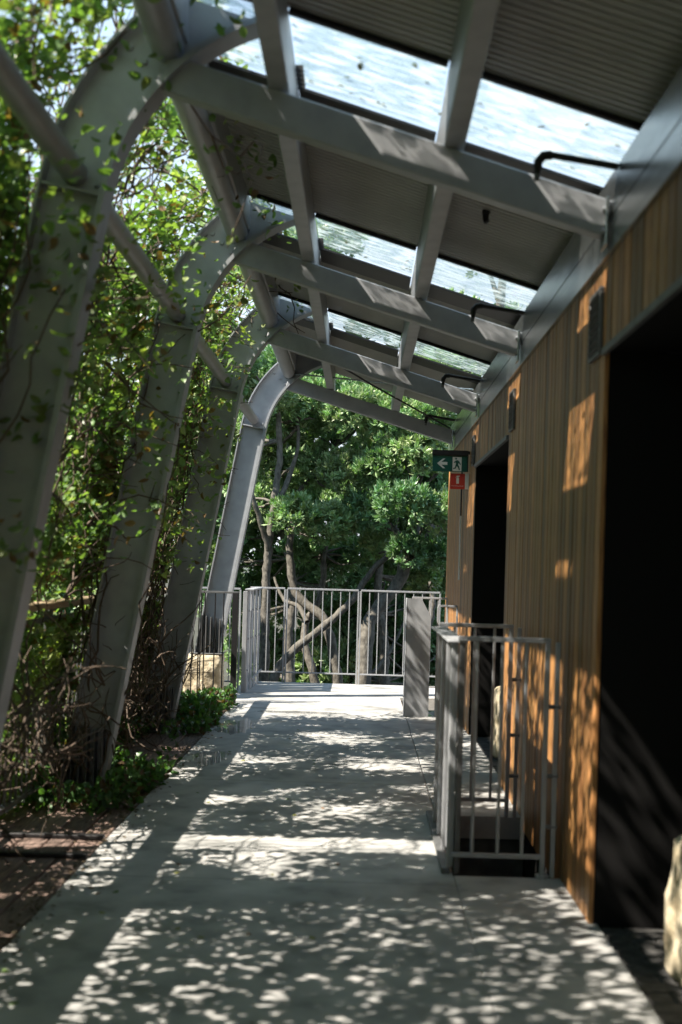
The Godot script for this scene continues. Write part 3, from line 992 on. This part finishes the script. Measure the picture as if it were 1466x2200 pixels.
# ---------------------------------------------------------------- trees
func crown(parent: Node, clumps: Array, per_m2: float, size: float, tones: Array, rings: Array) -> void:
	# rosettes of leaves on and inside lumpy balls; clumps: [centre, radius]
	var n := FastNoiseLite.new()
	n.seed = rng.randi()
	n.frequency = 1.3
	var xf := []
	var cols := []
	for i in rings.size():
		xf.append([])
		cols.append([])
	for c in clumps:
		var ctr: Vector3 = c[0]
		var r: float = c[1]
		var count := int(per_m2 * r * r * 12.6)
		var tone: Color = tones[rng.randi() % tones.size()]
		for i in count:
			var dir := rand_dir()
			if dir.y < -0.3 and rng.randf() < 0.6: dir.y = -dir.y
			var q := 1.0 + 0.45 * n.get_noise_3dv(ctr + dir * r)
			var rad: float = r * q * (1.0 - 0.5 * pow(rng.randf(), 2.2))
			var p: Vector3 = ctr + dir * rad * Vector3(1, 0.8, 1)
			if n.get_noise_3dv(p * 2.2 + Vector3(40, 7, 3)) < -0.2: continue
			var look := (dir * 0.7 + Vector3.UP * 0.7 + rand_dir() * 0.55).normalized()
			var k := rng.randi() % rings.size()
			xf[k].append(Transform3D(aim(look, rng.randf() * TAU, size * rng.randf_range(0.7, 1.25)), p))
			var f := rng.randf_range(0.7, 1.35)
			var yl := rng.randf_range(0.9, 1.2)
			cols[k].append(Color(tone.r * f * yl, tone.g * f, tone.b * f))
	for k in rings.size():
		var o := multimesh(parent, "crown", rings[k], M.leaf, xf[k], cols[k])
		o.set_meta("kind", "stuff")

func trunk_mesh(px: Array, d0: float, d1: float, r0: float, r1: float, seed_: int) -> ArrayMesh:
	# a limb through photo points; depth runs from d0 to d1
	var cv := Curve3D.new()
	for i in px.size():
		var q: Vector2 = px[i]
		cv.add_point(at_px(q.x, q.y, lerpf(d0, d1, float(i) / (px.size() - 1))))
	for i in range(1, px.size() - 1):
		var t := (cv.get_point_position(i + 1) - cv.get_point_position(i - 1)) / 6.0
		cv.set_point_in(i, -t)
		cv.set_point_out(i, t)
	var n := FastNoiseLite.new()
	n.seed = seed_
	n.frequency = 1.6
	var pts := PackedVector3Array()
	var rad := PackedFloat32Array()
	var L := cv.get_baked_length()
	var N := maxi(10, int(L / 0.09))
	for i in N + 1:
		var t := float(i) / N
		var p := cv.sample_baked(L * t)
		p += Vector3(n.get_noise_1d(p.y * 3.0), 0, n.get_noise_1d(p.y * 3.0 + 50.0)) * 0.03
		pts.append(p)
		rad.append(lerpf(r0, r1, t) * (1.0 + 0.22 * n.get_noise_1d(L * t * 4.0 + 9.0)))
	var st := SurfaceTool.new()
	st.begin(Mesh.PRIMITIVE_TRIANGLES)
	add_tube(st, pts, rad, 12)
	return st.commit()

func build_trees() -> void:
	var rings := [rosette_mesh(11, 0.105, 0.40, 1), rosette_mesh(9, 0.12, 0.36, 2), rosette_mesh(13, 0.09, 0.45, 3)]
	var tones := [Color(0.175, 0.295, 0.14), Color(0.22, 0.34, 0.155), Color(0.145, 0.265, 0.13), Color(0.25, 0.36, 0.175)]
	# the grove beyond the landing: each tree with its own limbs and crown
	var V := func(a: float, b: float) -> Vector2: return Vector2(a, b)
	var trees := [
		{"label": "grey-barked tree with tall straight trunk beside the bare arch", "limbs": [
			[[V.call(560, 1640), V.call(566, 1480), V.call(571, 1320), V.call(576, 1190), V.call(590, 1080), V.call(601, 980), V.call(598, 880)], 17.6, 17.9, 0.09, 0.04],
			[[V.call(578, 1180), V.call(560, 1120), V.call(540, 1060), V.call(520, 1000)], 17.7, 17.4, 0.05, 0.02],
			[[V.call(592, 1080), V.call(620, 1030), V.call(640, 960), V.call(640, 900)], 17.8, 18.2, 0.045, 0.02]],
			"clumps": [[560, 850, 17.6, 0.42], [610, 880, 18.4, 0.45], [655, 860, 18.2, 0.45], [490, 800, 17.2, 0.5], [590, 1010, 19.0, 0.35], [540, 1080, 18.6, 0.35], [455, 740, 17.0, 0.5], [625, 790, 18.9, 0.5], [520, 950, 18.8, 0.45], [600, 940, 18.7, 0.35]]},
		{"label": "grey-barked tree whose twin trunks lean apart behind the railing", "limbs": [
			[[V.call(728, 1640), V.call(724, 1470), V.call(713, 1391), V.call(700, 1336), V.call(672, 1308), V.call(636, 1276), V.call(622, 1190), V.call(628, 1110)], 18.0, 18.6, 0.10, 0.05],
			[[V.call(684, 1640), V.call(677, 1465), V.call(656, 1390), V.call(658, 1336), V.call(690, 1280), V.call(697, 1190), V.call(715, 1120)], 18.2, 19.0, 0.085, 0.035],
			[[V.call(560, 1600), V.call(592, 1450), V.call(640, 1390), V.call(690, 1350), V.call(740, 1308), V.call(772, 1268), V.call(802, 1222), V.call(832, 1195), V.call(856, 1140)], 17.4, 18.2, 0.075, 0.04],
			[[V.call(660, 1336), V.call(640, 1300), V.call(610, 1290), V.call(590, 1240)], 18.2, 18.8, 0.04, 0.02],
			[[V.call(626, 1120), V.call(640, 1060), V.call(690, 1000), V.call(720, 960)], 18.6, 18.9, 0.05, 0.02]],
			"clumps": [[632, 1105, 17.6, 0.36], [700, 1130, 17.8, 0.4], [672, 1010, 18.8, 0.4], [745, 1020, 18.3, 0.42], [765, 890, 18.0, 0.48], [705, 930, 19.0, 0.42], [790, 1100, 18.2, 0.4], [655, 1180, 18.9, 0.32], [835, 860, 18.6, 0.48], [722, 1210, 19.4, 0.3], [770, 1190, 19.2, 0.32], [730, 860, 19.2, 0.45]]},
		{"label": "thick grey-barked tree bending toward the timber wall behind the railing", "limbs": [
			[[V.call(778, 1640), V.call(781, 1475), V.call(786, 1400), V.call(793, 1340), V.call(818, 1300), V.call(852, 1258), V.call(884, 1200), V.call(925, 1150), V.call(975, 1110)], 17.4, 18.2, 0.135, 0.07],
			[[V.call(856, 1256), V.call(860, 1200), V.call(850, 1130), V.call(870, 1060)], 18.0, 18.4, 0.05, 0.02],
			[[V.call(800, 1446), V.call(838, 1398), V.call(862, 1350), V.call(880, 1300)], 17.6, 18.4, 0.03, 0.012],
			[[V.call(890, 1200), V.call(900, 1130), V.call(890, 1060)], 18.0, 18.4, 0.035, 0.015]],
			"clumps": [[865, 1085, 17.2, 0.42], [825, 1010, 18.0, 0.42], [895, 970, 17.7, 0.45], [858, 905, 17.7, 0.42], [940, 1100, 17.4, 0.36], [930, 890, 17.9, 0.42], [880, 1180, 17.6, 0.3], [970, 960, 18.3, 0.45], [822, 1170, 18.6, 0.3], [910, 1240, 18.6, 0.28], [800, 1000, 18.8, 0.4], [940, 1190, 18.0, 0.3]]},
		{"label": "dark leafy tree filling the shade behind the grey trunks", "limbs": [
			[[V.call(820, 1600), V.call(826, 1400), V.call(812, 1280), V.call(820, 1150), V.call(800, 1000)], 21.5, 22.0, 0.12, 0.04],
			[[V.call(640, 1600), V.call(620, 1400), V.call(630, 1250), V.call(600, 1100), V.call(615, 980), V.call(600, 880)], 21.0, 22.0, 0.11, 0.04],
			[[V.call(900, 1600), V.call(905, 1420), V.call(930, 1300), V.call(920, 1180), V.call(940, 1040), V.call(930, 920)], 21.0, 21.5, 0.08, 0.03]],
			"clumps": []},
	]
	for i in 46:
		trees[3].clumps.append([rng.randf_range(420, 1010), rng.randf_range(820, 1240), rng.randf_range(21.0, 25.0), rng.randf_range(0.6, 1.0)])
	for i in 26:
		trees[3].clumps.append([rng.randf_range(480, 1000), rng.randf_range(1240, 1520), rng.randf_range(22.5, 26.0), rng.randf_range(0.6, 0.9)])
	for i in trees.size():
		var t: Dictionary = trees[i]
		var o := thing("grey_barked_tree" if i < 3 else "leafy_tree", t.label, "tree", Vector3.ZERO, "trees behind the landing railing")
		var first := true
		for l in t.limbs:
			part(o, "trunk" if first else "limb", trunk_mesh(l[0], l[1], l[2], l[3], l[4], rng.randi() % 1000), M.bark)
			first = false
		var cl := []
		for c in t.clumps: cl.append([at_px(c[0], c[1], c[2]), c[3]])
		# boughs from the nearest limb into every clump of leaves
		var spine := []
		for l in t.limbs:
			for q in range(1, l[0].size()):
				for e in 3:
					var f: float = (q - 1 + (e + 1) / 3.0) / (l[0].size() - 1)
					var w: Vector2 = l[0][q - 1].lerp(l[0][q], (e + 1) / 3.0)
					spine.append(at_px(w.x, w.y, lerpf(l[1], l[2], f)))
		for c in cl:
			var best: Vector3 = spine[0]
			for p in spine:
				if p.y < c[0].y + 0.1 and p.distance_to(c[0]) < best.distance_to(c[0]): best = p
			for e in 3:
				var goal: Vector3 = c[0] + rand_dir() * c[1] * 0.7
				var pts := PackedVector3Array()
				var rad := PackedFloat32Array()
				var bend: Vector3 = rand_dir() * 0.12 * best.distance_to(goal) + Vector3(0, -0.06 * best.distance_to(goal), 0)
				for q in 9:
					var f := q / 8.0
					pts.append(best.lerp(goal, f) + bend * sin(PI * f) + rand_dir() * 0.012)
					rad.append(lerpf(0.026, 0.006, f))
				var bst := SurfaceTool.new()
				bst.begin(Mesh.PRIMITIVE_TRIANGLES)
				add_tube(bst, pts, rad, 6)
				part(o, "bough", bst.commit(), M.bark)
		crown(o, cl, 145.0 if i < 3 else 62.0, 0.95 if i < 3 else 1.3, tones, rings)
	# tall airy trees far behind the grove, seen through the roof glass
	for i in 4:
		var o := thing("tall_tree", "tall airy tree rising far behind the grove, seen through roof glass", "tree", Vector3([-6.5, -1.5, 3.2, 8.0][i], -2.5, [-29.0, -32.0, -30.0, -33.0][i]), "tall trees behind the grove")
		var st := SurfaceTool.new()
		st.begin(Mesh.PRIMITIVE_TRIANGLES)
		add_tube(st, PackedVector3Array([Vector3(0, 0, 0), Vector3(0.2, 4.0, 0.1), Vector3(-0.1, 8.0, 0.2), Vector3(0.2, 13.0, 0.0)]), PackedFloat32Array([0.3, 0.24, 0.18, 0.05]), 10)
		part(o, "trunk", st.commit(), M.bark)
		var cl := []
		for q in 12:
			var y := rng.randf_range(5.5, 13.0)
			var reach := lerpf(3.2, 1.6, (y - 6.0) / 9.0)
			var a := rng.randf() * TAU
			var c := Vector3(cos(a) * reach * rng.randf(), y, sin(a) * reach * rng.randf())
			cl.append([c, rng.randf_range(0.5, 1.0)])
			var bst := SurfaceTool.new()
			bst.begin(Mesh.PRIMITIVE_TRIANGLES)
			add_tube(bst, PackedVector3Array([Vector3(0.05, y - 1.4, 0.1), c * Vector3(0.5, 1, 0.5) + Vector3(0, -0.5, 0), c]), PackedFloat32Array([0.07, 0.05, 0.02]), 6)
			part(o, "bough", bst.commit(), M.bark)
		crown(o, cl, 11.0, 2.2, tones, rings)
	# a bank of trees standing below and behind the vine screen, kept under the sun's path
	var bank := [[-4.6, -3.5], [-5.4, -6.5], [-4.9, -9.5], [-5.6, -12.5], [-4.8, -15.5], [-5.8, -18.5], [-8.3, 1.0, 1], [-8.0, -2.6, 1], [-8.6, -6.0, 1], [-8.2, -9.5, 1], [-8.8, -13.0, 1], [-8.4, -16.6, 1], [-9.2, -20.5, 1], [-4.4, 1.2, 0], [-4.5, 4.6, 0], [-1.6, 12.2, 1], [1.6, 12.8, 1]]  # last two are added unseen trees that block sky from the open end
	var kinds := ["round-crowned green tree standing outside the vine screen", "round-crowned green tree further down the slope past the vine screen", "unseen green tree added to block sky light at the walkway end"]
	for i in bank.size():
		var b: Array = bank[i]
		var o := thing("bushy_tree", kinds[0 if i < 6 or i in [13, 14] else (1 if i < 13 else 2)], "tree", Vector3(b[0], -2.5, b[1]), "trees outside the vine screen")
		var st := SurfaceTool.new()
		st.begin(Mesh.PRIMITIVE_TRIANGLES)
		add_tube(st, PackedVector3Array([Vector3(0, 0, 0), Vector3(0.1, 1.2, 0.05), Vector3(0.0, 2.4, 0.1), Vector3(0.1, 4.0 if i < 6 or b[2] == 0 else 6.4, 0.0)]), PackedFloat32Array([0.14, 0.11, 0.09, 0.03]), 9)
		part(o, "trunk", st.commit(), M.bark)
		var cl := []
		for q in 9:
			cl.append([Vector3(rng.randf_range(-1.3, 1.3), rng.randf_range(2.0, 4.9) + (2.6 if i >= 6 and b[2] == 1 else (0.9 if i >= 13 else 0.0)), rng.randf_range(-1.9, 1.9)), rng.randf_range(0.7, 1.1)])
		crown(o, cl, 34.0, 1.9, tones, rings)

# ---------------------------------------------------------------- vines
func screen_point(h: float) -> Vector2:
	# outer side of the arches; h is a length along their outline from the deck
	var js := 3.05
	if h < js: return Vector2(-1.376 - LEAN * (3.057 - h), h)
	var c := Vector2(JX, JY) + Vector2(0.985, -0.1735) * RIN
	var a := PI - 0.1744 - (h - js) / 1.3
	return c + Vector2(cos(a), sin(a)) * 1.26

func screen_normal(h: float) -> Vector2:
	var t := (screen_point(h + 0.02) - screen_point(h - 0.02)).normalized()
	return Vector2(-t.y, t.x)

func in_light_gap(p: Vector3) -> bool:
	# gap cut along the sun's slant to throw a lit strip on the path
	var d := -p.z + 0.28 * p.y
	return d > 6.30 and d < 6.66

func build_vines() -> void:
	var leaves := [leaf_mesh(0.62, 0.5), leaf_mesh(0.72, -0.3), leaf_mesh(0.55, 0.9)]
	var twigs := [twig_mesh(1), twig_mesh(2), twig_mesh(3)]
	var dens := FastNoiseLite.new()
	dens.seed = 91
	dens.frequency = 0.9
	dens.fractal_octaves = 3
	var tone_noise := FastNoiseLite.new()
	tone_noise.seed = 14
	tone_noise.frequency = 0.8
	var bays := [
		[2.4, D0, "leafy climbing vine on the screen before the passage-side arch", 19500, 130],
		[D0, D0 + S, "tangled climbing vine with brown stems between the two vine-wrapped arches", 20500, 210],
		[D0 + S, D0 + 2 * S, "dense bright climbing vine between mid-wall arch and its bare-side neighbour", 20500, 190],
		[D0 + 2 * S, 11.7, "trailing climbing vine ending short of the bare sunlit arch", 6000, 110],
		[-8.0, 2.3, "climbing vine on the screen at the unseen end of the walkway", 21000, 50],
	]
	for bi in bays.size():
		var b: Array = bays[bi]
		var o := thing("climbing_vine", b[2], "vine", Vector3.ZERO, "climbing vines on the arch screen")
		var xf := [[], [], []]
		var cols := [[], [], []]
		var made := 0
		var big := []
		var cling: int = 3000 if bi < 3 else 0
		while made < b[3] + cling:
			var on_rib := made < cling
			var d := rng.randf_range(b[0] - 0.1, b[1] + 0.1)
			if on_rib: d = b[1] + rng.randf_range(-0.28, 0.05)
			var h := rng.randf_range(0.0, 4.35)
			if bi == 3 and d > 11.1 and rng.randf() < (d - 11.1) * 1.4: continue
			var v := dens.get_noise_2d(d * 1.1, h * 1.1)
			if v < -0.18 + rng.randf_range(-0.15, 0.15) and not on_rib and bi != 0: continue
			if h > 3.25 and rng.randf() < 0.6 and not (on_rib and h < 3.6): continue
			if bi == 3 and d + 0.28 * h > 12.62: continue
			var q := screen_point(h)
			var nn := screen_normal(h)
			var off := 0.07 + absf(rng.randfn(0.0, 0.17)) + maxf(0.0, 0.12 * dens.get_noise_2d(d * 3.0 + 30.0, h * 3.0))
			if on_rib: off = rng.randf_range(0.03, 0.36)
			elif bi < 3 and h > 1.5 and dens.get_noise_2d(d * 2.6 + 80.0, h * 2.6) > 0.22 and rng.randf() < 0.28: off = -rng.randf_range(0.0, 0.40)
			var p := Vector3(q.x + nn.x * off, q.y + nn.y * off, -d)
			if p.y < 0.02 or in_light_gap(p): continue
			if p.y > 1.12 and p.y < 1.34 and p.x > -2.05 and rng.randf() < 0.95: continue
			made += 1
			var face := (Vector3(nn.x, nn.y, 0) * 0.5 + Vector3(-0.4, 0.8, 0.1) + rand_dir() * 0.9).normalized()
			# leaf hangs: its tip points down and out
			var tip := (Vector3(nn.x * 0.5, -0.6, 0) + rand_dir() * 0.9)
			tip = (tip - face * tip.dot(face)).normalized()
			var s := rng.randf_range(0.036, 0.078) * (1.6 if bi == 4 else 1.0)
			var x := tip.cross(face).normalized()
			var bas := Basis(x, tip, x.cross(tip)).scaled_local(Vector3.ONE * s)
			var k := rng.randi() % 3
			var f := rng.randf_range(0.65, 1.35)
			var tn := tone_noise.get_noise_2d(d * 2.0, h * 2.0) + rng.randf_range(-0.25, 0.25)
			var col := Color(0.155, 0.265, 0.105).lerp(Color(0.32, 0.385, 0.165), clampf(tn * 1.6 + 0.3, 0, 1))
			if rng.randf() < 0.12: col = Color(0.17, 0.105, 0.05)
			col = Color(col.r * f, col.g * f, col.b * f)
			xf[k].append(Transform3D(bas, p))
			cols[k].append(col)
		# the leaves that show largest are pieces of their own
		var single := []
		if bi == 1:
			var rest_x := [[], [], []]
			var rest_c := [[], [], []]
			var all := []
			for k in 3:
				for i in xf[k].size():
					var p: Vector3 = xf[k][i].origin
					all.append([-p.z + (0.0 if p.x > -2.1 else 5.0) - 2.0 * (p.x + 1.9), k, i])
			all.sort_custom(func(a, c): return a[0] < c[0])
			var lm := []
			for q in 4:
				var m := StandardMaterial3D.new()
				m.albedo_color = [lin(0.09, 0.155, 0.035), lin(0.14, 0.20, 0.045), lin(0.06, 0.12, 0.03), lin(0.17, 0.21, 0.06)][q]
				m.roughness = 0.4
				m.backlight_enabled = true
				m.backlight = lin(0.09, 0.13, 0.02)
				m.cull_mode = BaseMaterial3D.CULL_DISABLED
				lm.append(m)
			for j in all.size():
				var k: int = all[j][1]
				var i: int = all[j][2]
				if j < 300: single.append([leaves[k], lm[j % 4], xf[k][i]])
				else:
					rest_x[k].append(xf[k][i])
					rest_c[k].append(cols[k][i])
			xf = rest_x
			cols = rest_c
		for k in 3:
			var mm := multimesh(o, "foliage", leaves[k], M.vine_leaf, xf[k], cols[k])
			mm.set_meta("kind", "stuff")
		for s in single:
			var t: Transform3D = s[2]
			part(o, "leaf", s[0], s[1], t.origin, t.basis)
		# twigs
		var tx := [[], [], []]
		var n := 0
		while n < b[4]:
			var d := rng.randf_range(b[0], b[1])
			var h := rng.randf_range(0.0, 4.2)
			if h > 1.3 and rng.randf() < 0.6: continue
			var q := screen_point(h)
			var nn := screen_normal(h)
			var off := rng.randf_range(0.02, 0.3)
			if h < 1.15 and bi < 3: off = rng.randf_range(-0.3, 0.3)
			var p := Vector3(q.x + nn.x * off, q.y + nn.y * off, -d)
			if p.y < 0.0 or in_light_gap(p): continue
			if p.y > 0.75 and p.y < 1.3 and rng.randf() < 0.9: continue
			n += 1
			var dir := Vector3(rng.randf_range(-0.3, 0.3), rng.randf_range(-0.6, 1.0), rng.randf_range(-1, 1)).normalized()
			tx[rng.randi() % 3].append(Transform3D(aim(dir, rng.randf() * TAU, rng.randf_range(0.7, 1.5)), p))
		for k in 3:
			var mm := multimesh(o, "twigs", twigs[k], M.twig, tx[k], [])
			mm.set_meta("kind", "stuff")
		# climbing stems
		var st := SurfaceTool.new()
		st.begin(Mesh.PRIMITIVE_TRIANGLES)
		for i in 16:
			var d: float = rng.randf_range(b[0] + 0.1, b[1] - 0.05)
			var on_arch := i < 3 and bi < 2
			if on_arch: d = b[1] + rng.randf_range(-0.14, -0.02)
			var h := 0.0
			var pts := PackedVector3Array()
			var rad := PackedFloat32Array()
			var r0 := rng.randf_range(0.005, 0.011)
			var off := rng.randf_range(0.03, 0.16) if not on_arch else rng.randf_range(-0.30, -0.05)
			var top := rng.randf_range(2.4, 4.2)
			while h < top:
				var q := screen_point(h)
				var nn := screen_normal(h)
				pts.append(Vector3(q.x + nn.x * off, q.y + nn.y * off, -d))
				rad.append(lerpf(r0, 0.0025, h / 4.4))
				h += rng.randf_range(0.08, 0.16)
				d += rng.randfn(0.0, 0.045)
				off = clampf(off + rng.randfn(0.0, 0.04), -0.32 if on_arch else 0.02, 0.2)
			add_tube(st, pts, rad, 5)
		part(o, "stems", st.commit(), M.twig)
	# a loose tendril hanging from the eave tube
	var st2 := SurfaceTool.new()
	st2.begin(Mesh.PRIMITIVE_TRIANGLES)
	for t in [[Vector3(-0.86, 3.6, -5.4), Vector3(-0.75, 3.48, -5.6), Vector3(-0.62, 3.40, -5.65), Vector3(-0.56, 3.28, -5.6), Vector3(-0.60, 3.14, -5.62), Vector3(-0.68, 3.0, -5.75)], [Vector3(-0.62, 3.40, -5.65), Vector3(-0.55, 3.46, -5.6), Vector3(-0.50, 3.40, -5.5), Vector3(-0.52, 3.33, -5.5)], [Vector3(-0.75, 3.48, -5.6), Vector3(-0.70, 3.36, -5.7), Vector3(-0.64, 3.35, -5.75), Vector3(-0.60, 3.38, -5.7)], [Vector3(-1.1, 3.0, -7.85), Vector3(-0.95, 3.05, -7.7), Vector3(-0.82, 3.18, -7.6), Vector3(-0.74, 3.3, -7.55)]]:
		var pts := PackedVector3Array(t)
		var rad := PackedFloat32Array()
		for i in pts.size(): rad.append(lerpf(0.006, 0.0025, float(i) / pts.size()))
		add_tube(st2, pts, rad, 6)
	var td := thing("hanging_tendril", "thin bare brown tendrils curling down from the eave tube", "tendril")
	part(td, "stem", st2.commit(), M.twig)
	for i in 26:
		var base := Vector3(-0.74, 3.3, -7.55).lerp(Vector3(-1.05, 3.02, -7.8), rng.randf()) + rand_dir() * 0.06
		if i < 3: base = Vector3(-0.66, 3.05, -5.7) + rand_dir() * 0.03
		part(td, "leaf", leaves[i % 3], M.tendril_leaf, base, aim((rand_dir() + Vector3.DOWN * 0.7), rng.randf() * TAU, rng.randf_range(0.04, 0.07)))
	# creeping ground cover over the deck
	var gx := []
	var gc := []
	var patch := FastNoiseLite.new()
	patch.seed = 33
	patch.frequency = 0.7
	var made2 := 0
	while made2 < 6500:
		var d := rng.randf_range(6.9, 12.9)
		var x := rng.randf_range(-2.05, -1.3)
		if d < 7.1 + rng.randf() * 0.3: continue
		var edge := -1.42 + 0.16 * patch.get_noise_1d(d * 2.0)
		if x > edge + 0.1: continue
		if patch.get_noise_2d(d * 1.1 + 7.0, x * 1.3) < -0.1 + rng.randf_range(-0.15, 0.1): continue
		if d > 9.3 and d < 10.6 and x > -1.8 and rng.randf() < 0.9: continue
		var hmax := 0.05 + 0.16 * clampf(patch.get_noise_2d(d * 1.5, x * 2.0) + 0.6, 0.1, 1.0)
		var p := Vector3(x, rng.randf_range(0.0, hmax), -d)
		made2 += 1
		gx.append(Transform3D(aim((rand_dir() + Vector3(0.2, 0.6, 0.1)).normalized(), rng.randf() * TAU, rng.randf_range(0.035, 0.07)), p))
		var f := rng.randf_range(0.6, 1.3)
		var col := Color(0.09, 0.19, 0.07) if rng.randf() < 0.85 else Color(0.11, 0.075, 0.04)
		gc.append(Color(col.r * f, col.g * f, col.b * f))
	var gm := multimesh(self, "ground_cover", leaves[1], M.vine_leaf, gx, gc)
	tag(gm, "low dark green creeper spreading over the timber deck", "ground cover", "", "stuff")

# ---------------------------------------------------------------- small things
func build_small() -> void:
	# thin puddles drying on the slab by the deck
	for q in [[-1.1, -11.2, 0.17, 0.5], [-1.12, -9.3, 0.13, 0.35], [-0.55, -12.35, 0.45, 0.1]]:
		var st := SurfaceTool.new()
		st.begin(Mesh.PRIMITIVE_TRIANGLES)
		var n := FastNoiseLite.new()
		n.seed = int(q[2] * 100)
		n.frequency = 0.9
		var ring := []
		for i in 40:
			var a := TAU * i / 40.0
			var k := 1.0 + 0.55 * n.get_noise_2d(cos(a) * 2.0, sin(a) * 2.0)
			ring.append(Vector3(q[0] + cos(a) * q[2] * k, 0.0035, q[1] + sin(a) * q[3] * k))
		for i in 40:
			tri(st, Vector3(q[0], 0.0035, q[1]), ring[i], ring[(i + 1) % 40], Vector3.UP, Vector3.UP, Vector3.UP)
		var o := part(self, "puddle", st.commit(), M.water)
		tag(o, "thin clear puddle drying on the concrete path", "puddle", "puddles on the path")
		o.set_meta("kind", "structure")
	# litter of dry leaves: along the deck edge and on top of the roof glass
	var lx := []
	var lc := []
	var small := leaf_mesh(0.6, 0.5)
	for i in 900:
		var d := rng.randf_range(2.5, 12.5)
		var p := Vector3(-1.36 + rng.randfn(0.0, 0.06), 0.006, -d)
		if p.x > -1.33: p.y = 0.006
		else: p.y = -0.004
		var b := Basis(Vector3.UP, rng.randf() * TAU) * Basis(Vector3.RIGHT, PI / 2 - rng.randf_range(0.0, 0.4))
		lx.append(Transform3D(b.scaled_local(Vector3.ONE * rng.randf_range(0.012, 0.035)), p))
		var f := rng.randf_range(0.5, 1.3)
		lc.append(Color(0.10 * f, 0.075 * f, 0.04 * f))
	var lit := multimesh(self, "leaf_litter", small, M.litter, lx, lc)
	tag(lit, "dry leaf litter gathered along the edge between path and deck", "litter", "", "stuff")
	lx = []
	lc = []
	for n in range(0, 3):
		for i in 45:
			var x := -0.88 + 1.95 * pow(rng.randf(), 1.2)
			var d := D0 + S * n - 0.18 + 0.72 * (1.0 - pow(rng.randf(), 1.8))
			var p := Vector3(x, sheet_h(x) + 0.022, -d)
			var b := Basis(Vector3.UP, rng.randf() * TAU) * Basis(Vector3.RIGHT, PI / 2 - rng.randf_range(0.0, 0.5))
			lx.append(Transform3D(b.scaled_local(Vector3.ONE * rng.randf_range(0.015, 0.045)), p))
			var f := rng.randf_range(0.5, 1.3)
			lc.append(Color(0.13 * f, 0.13 * f, 0.05 * f))
	var lit2 := multimesh(self, "leaf_litter", small, M.litter, lx, lc)
	tag(lit2, "dry leaves lying on top of the roof glass", "litter", "", "stuff")
	# fallen leaves
	var lm := leaf_mesh(0.6, 0.35)
	var fm := [mat(0.6, 0.0, lin(0.20, 0.21, 0.05)), mat(0.7, 0.0, lin(0.17, 0.09, 0.04)), mat(0.6, 0.0, lin(0.08, 0.14, 0.03))]
	for i in 46:
		var d := rng.randf_range(3.4, 11.5)
		var x := -1.28 + absf(rng.randfn(0.0, 0.75))
		if x > 0.42: continue
		var b := Basis(Vector3.UP, rng.randf() * TAU) * Basis(Vector3.RIGHT, PI / 2 - rng.randf_range(0.02, 0.12))
		var o := part(self, "fallen_leaf", lm, fm[rng.randi() % 3], Vector3(x, 0.006, -d), b.scaled_local(Vector3.ONE * rng.randf_range(0.035, 0.06)))
		tag(o, "small fallen leaf lying on the concrete path", "leaf", "fallen leaves on the path")
